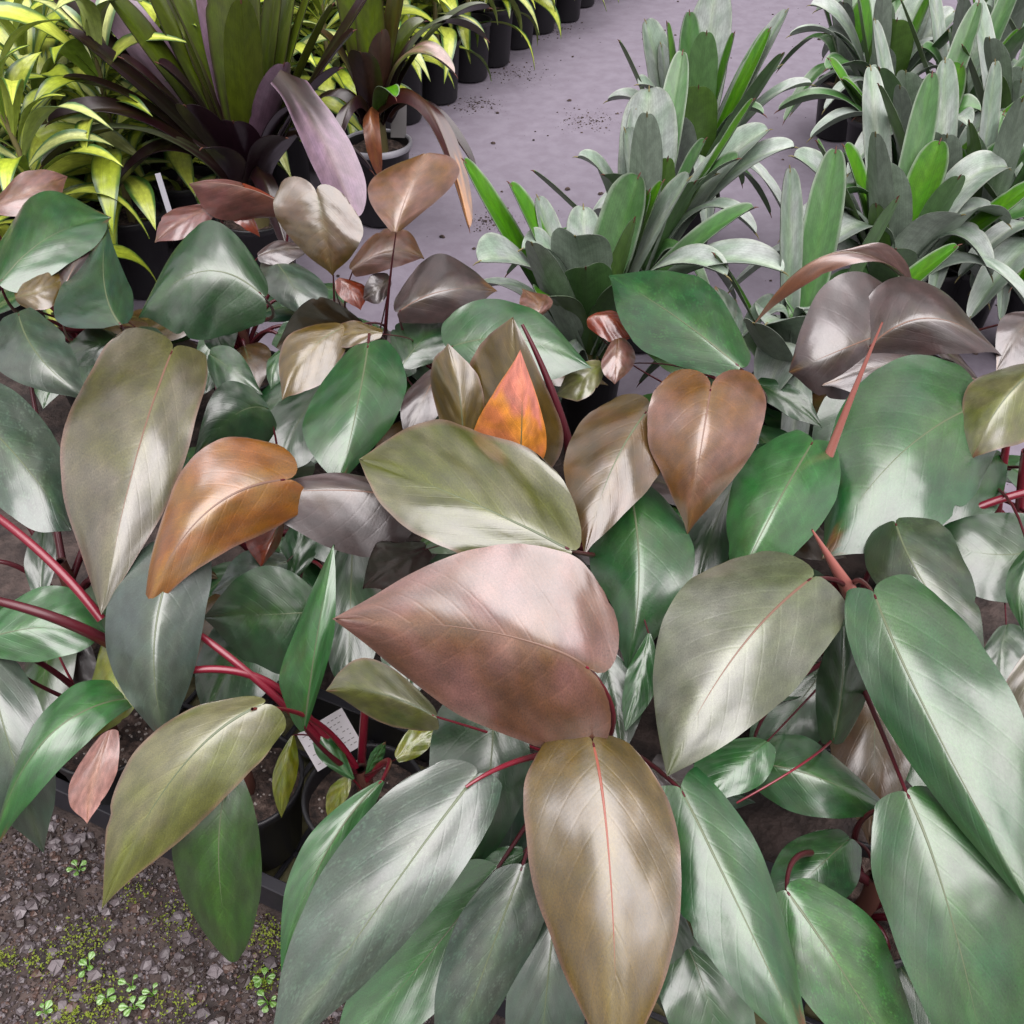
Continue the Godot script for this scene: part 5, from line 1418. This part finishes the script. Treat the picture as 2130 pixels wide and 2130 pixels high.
func gravel() -> void:
	var ground := get_node("ground")
	var shapes := []
	for i in 6: shapes.append(chip(i + 40))
	var n := 0
	var tries := 0
	while n < 290 and tries < 6000:
		tries += 1
		var x := rng.randf_range(-0.74, -0.12)
		var z := rng.randf_range(-0.82, -0.46)
		if not in_front(x, z): continue
		var s := 0.005 + 0.008 * pow(rng.randf(), 1.8)
		var o := part("stone", shapes[rng.randi() % 6], M["stone_%d" % [0, 0, 1, 1, 2, 2, 3, 4][rng.randi() % 8]], ground, Vector3(x, s * 0.3, z))
		o.basis = Basis.from_euler(Vector3(rng.randf_range(-0.4, 0.4), rng.randf() * TAU, rng.randf_range(-0.4, 0.4))) * Basis().scaled(Vector3(s, s * rng.randf_range(0.6, 1.0), s))
		n += 1
	for k in 5:
		var xs := []
		for i in 6500:
			var x := rng.randf_range(-0.82, 0.2)
			var z := rng.randf_range(-0.9, -0.42)
			if not in_front(x, z): continue
			var s := 0.0010 + 0.0034 * pow(rng.randf(), 1.6)
			xs.append(Transform3D(Basis.from_euler(Vector3(rng.randf() * 3, rng.randf() * TAU, rng.randf() * 3)) * Basis().scaled(Vector3(s, s * rng.randf_range(0.6, 1.0), s)), Vector3(x, s * 0.3, z)))
		var mm := MultiMesh.new()
		mm.transform_format = MultiMesh.TRANSFORM_3D
		mm.mesh = shapes[k]
		mm.instance_count = xs.size()
		for i in xs.size(): mm.set_instance_transform(i, xs[i])
		var g := MultiMeshInstance3D.new()
		g.name = "gravel" if k == 0 else "gravel_%03d" % k
		g.multimesh = mm
		g.material_override = M["stone_%d" % [0, 1, 2, 3, 2][k]]
		add_child(g)
		tag(g, ["dark grey grit", "mauve grey grit", "blackish grit", "reddish brown grit", "black crumbly grit"][k] + " scattered over the soil in front of the tray", "gravel", "", "stuff")
	var cl := SurfaceTool.new()
	cl.begin(Mesh.PRIMITIVE_TRIANGLES)
	for i in 1100:
		var c := TRAY + ROW * rng.randf_range(1.1, 5.0) + BENCH * rng.randf_range(-1.0, 1.4)
		if noise.get_noise_2d(c.x * 60.0, c.z * 60.0) < rng.randf_range(-0.5, 0.3): continue
		var s := 0.0012 + 0.010 * pow(rng.randf(), 6.0)
		cl.append_from(shapes[rng.randi() % 6], 0, Transform3D(Basis.from_euler(Vector3(0, rng.randf() * TAU, 0)) * Basis().scaled(Vector3(s, s * 0.6, s)), Vector3(c.x, 0.004 + s * 0.3, c.z)))
	for q in SPILLS:
		for i in 260:
			var r1: float = sqrt(rng.randf()) * rng.randf_range(0.2, 1.0) * q[2]
			var a1 := rng.randf() * TAU
			var s := 0.001 + 0.004 * pow(rng.randf(), 4.0)
			cl.append_from(shapes[rng.randi() % 6], 0, Transform3D(Basis.from_euler(Vector3(0, rng.randf() * TAU, 0)) * Basis().scaled(Vector3(s, s * 0.6, s)), Vector3(q[0] + cos(a1) * r1, 0.004 + s * 0.3, q[1] + sin(a1) * r1)))
	var cm := part("soil_crumbs", cl.commit(), M.soil, self)
	tag(cm, "dark crumbs of spilled soil scattered on the lilac path", "soil", "", "stuff")
	# moss cushions
	var ms := SurfaceTool.new()
	ms.begin(Mesh.PRIMITIVE_TRIANGLES)
	for c in MOSS:
		for i in int(c[2]):
			var a := rng.randf() * TAU
			var rr: float = c[3] * sqrt(rng.randf()) * rng.randf_range(0.4, 1.1)
			var x: float = c[0] + cos(a) * rr
			var z: float = c[1] + sin(a) * rr * 0.8
			if noise.get_noise_2d(x * 2500.0, z * 2500.0) < -0.12: continue
			var s := rng.randf_range(0.0012, 0.003)
			var y := rng.randf_range(0.002, 0.007)
			var b := Basis.from_euler(Vector3(rng.randf_range(-0.9, 0.9), rng.randf() * TAU, rng.randf_range(-0.9, 0.9)))
			for v in [Vector3(0.5, 0, 0), Vector3(0, 0.3, 1.2), Vector3(-0.5, 0, 0)]:
				ms.set_normal(b * Vector3(0, 1, 0))
				ms.add_vertex(Vector3(x, y, z) + b * (v * s))
	var mo := part("moss", ms.commit(), M.moss, self)
	tag(mo, "yellow green moss growing in patches on the gravelly soil", "moss", "", "stuff")
	# seedlings: pairs of round bright leaves
	for q in SPROUTS:
		var t := thing("seedling", Vector3(q[0], 0.002, q[1]), q[3], "seedling", "bright green seedlings in the gravel")
		for k in int(q[2]):
			var a: float = TAU * k / q[2] + rng.randf()
			var l := rng.randf_range(0.006, 0.011)
			var rr := rng.randf_range(0.003, 0.014)
			var b := Vector3(cos(a) * rr * 0.5, 0.006 + rng.randf() * 0.006, sin(a) * rr * 0.5)
			var e := b + Vector3(cos(a) * l, rng.randf_range(-0.001, 0.003), sin(a) * l)
			var sd := Vector3(-sin(a), 0, cos(a)) * l * 0.42
			var bl := blade([b, b.lerp(e, 0.5) + Vector3(0, 0.001, 0), e, b.lerp(e, 0.6) + sd, b.lerp(e, 0.6) - sd], "spade", {"top": Color(0.12, 0.30, 0.03), "mot": Color(0.17, 0.36, 0.05), "under": Color(0.12, 0.25, 0.04)}, {"thick": 0.0003, "rip": 0.0}, 8, 3)
			part("leaf", bl.mesh, M.leaf, t)
			part("stalk", tube([Vector3(0, -0.002, 0), b * 0.6, b], 0.0005, 0.0004, 5), M.sprout, t)
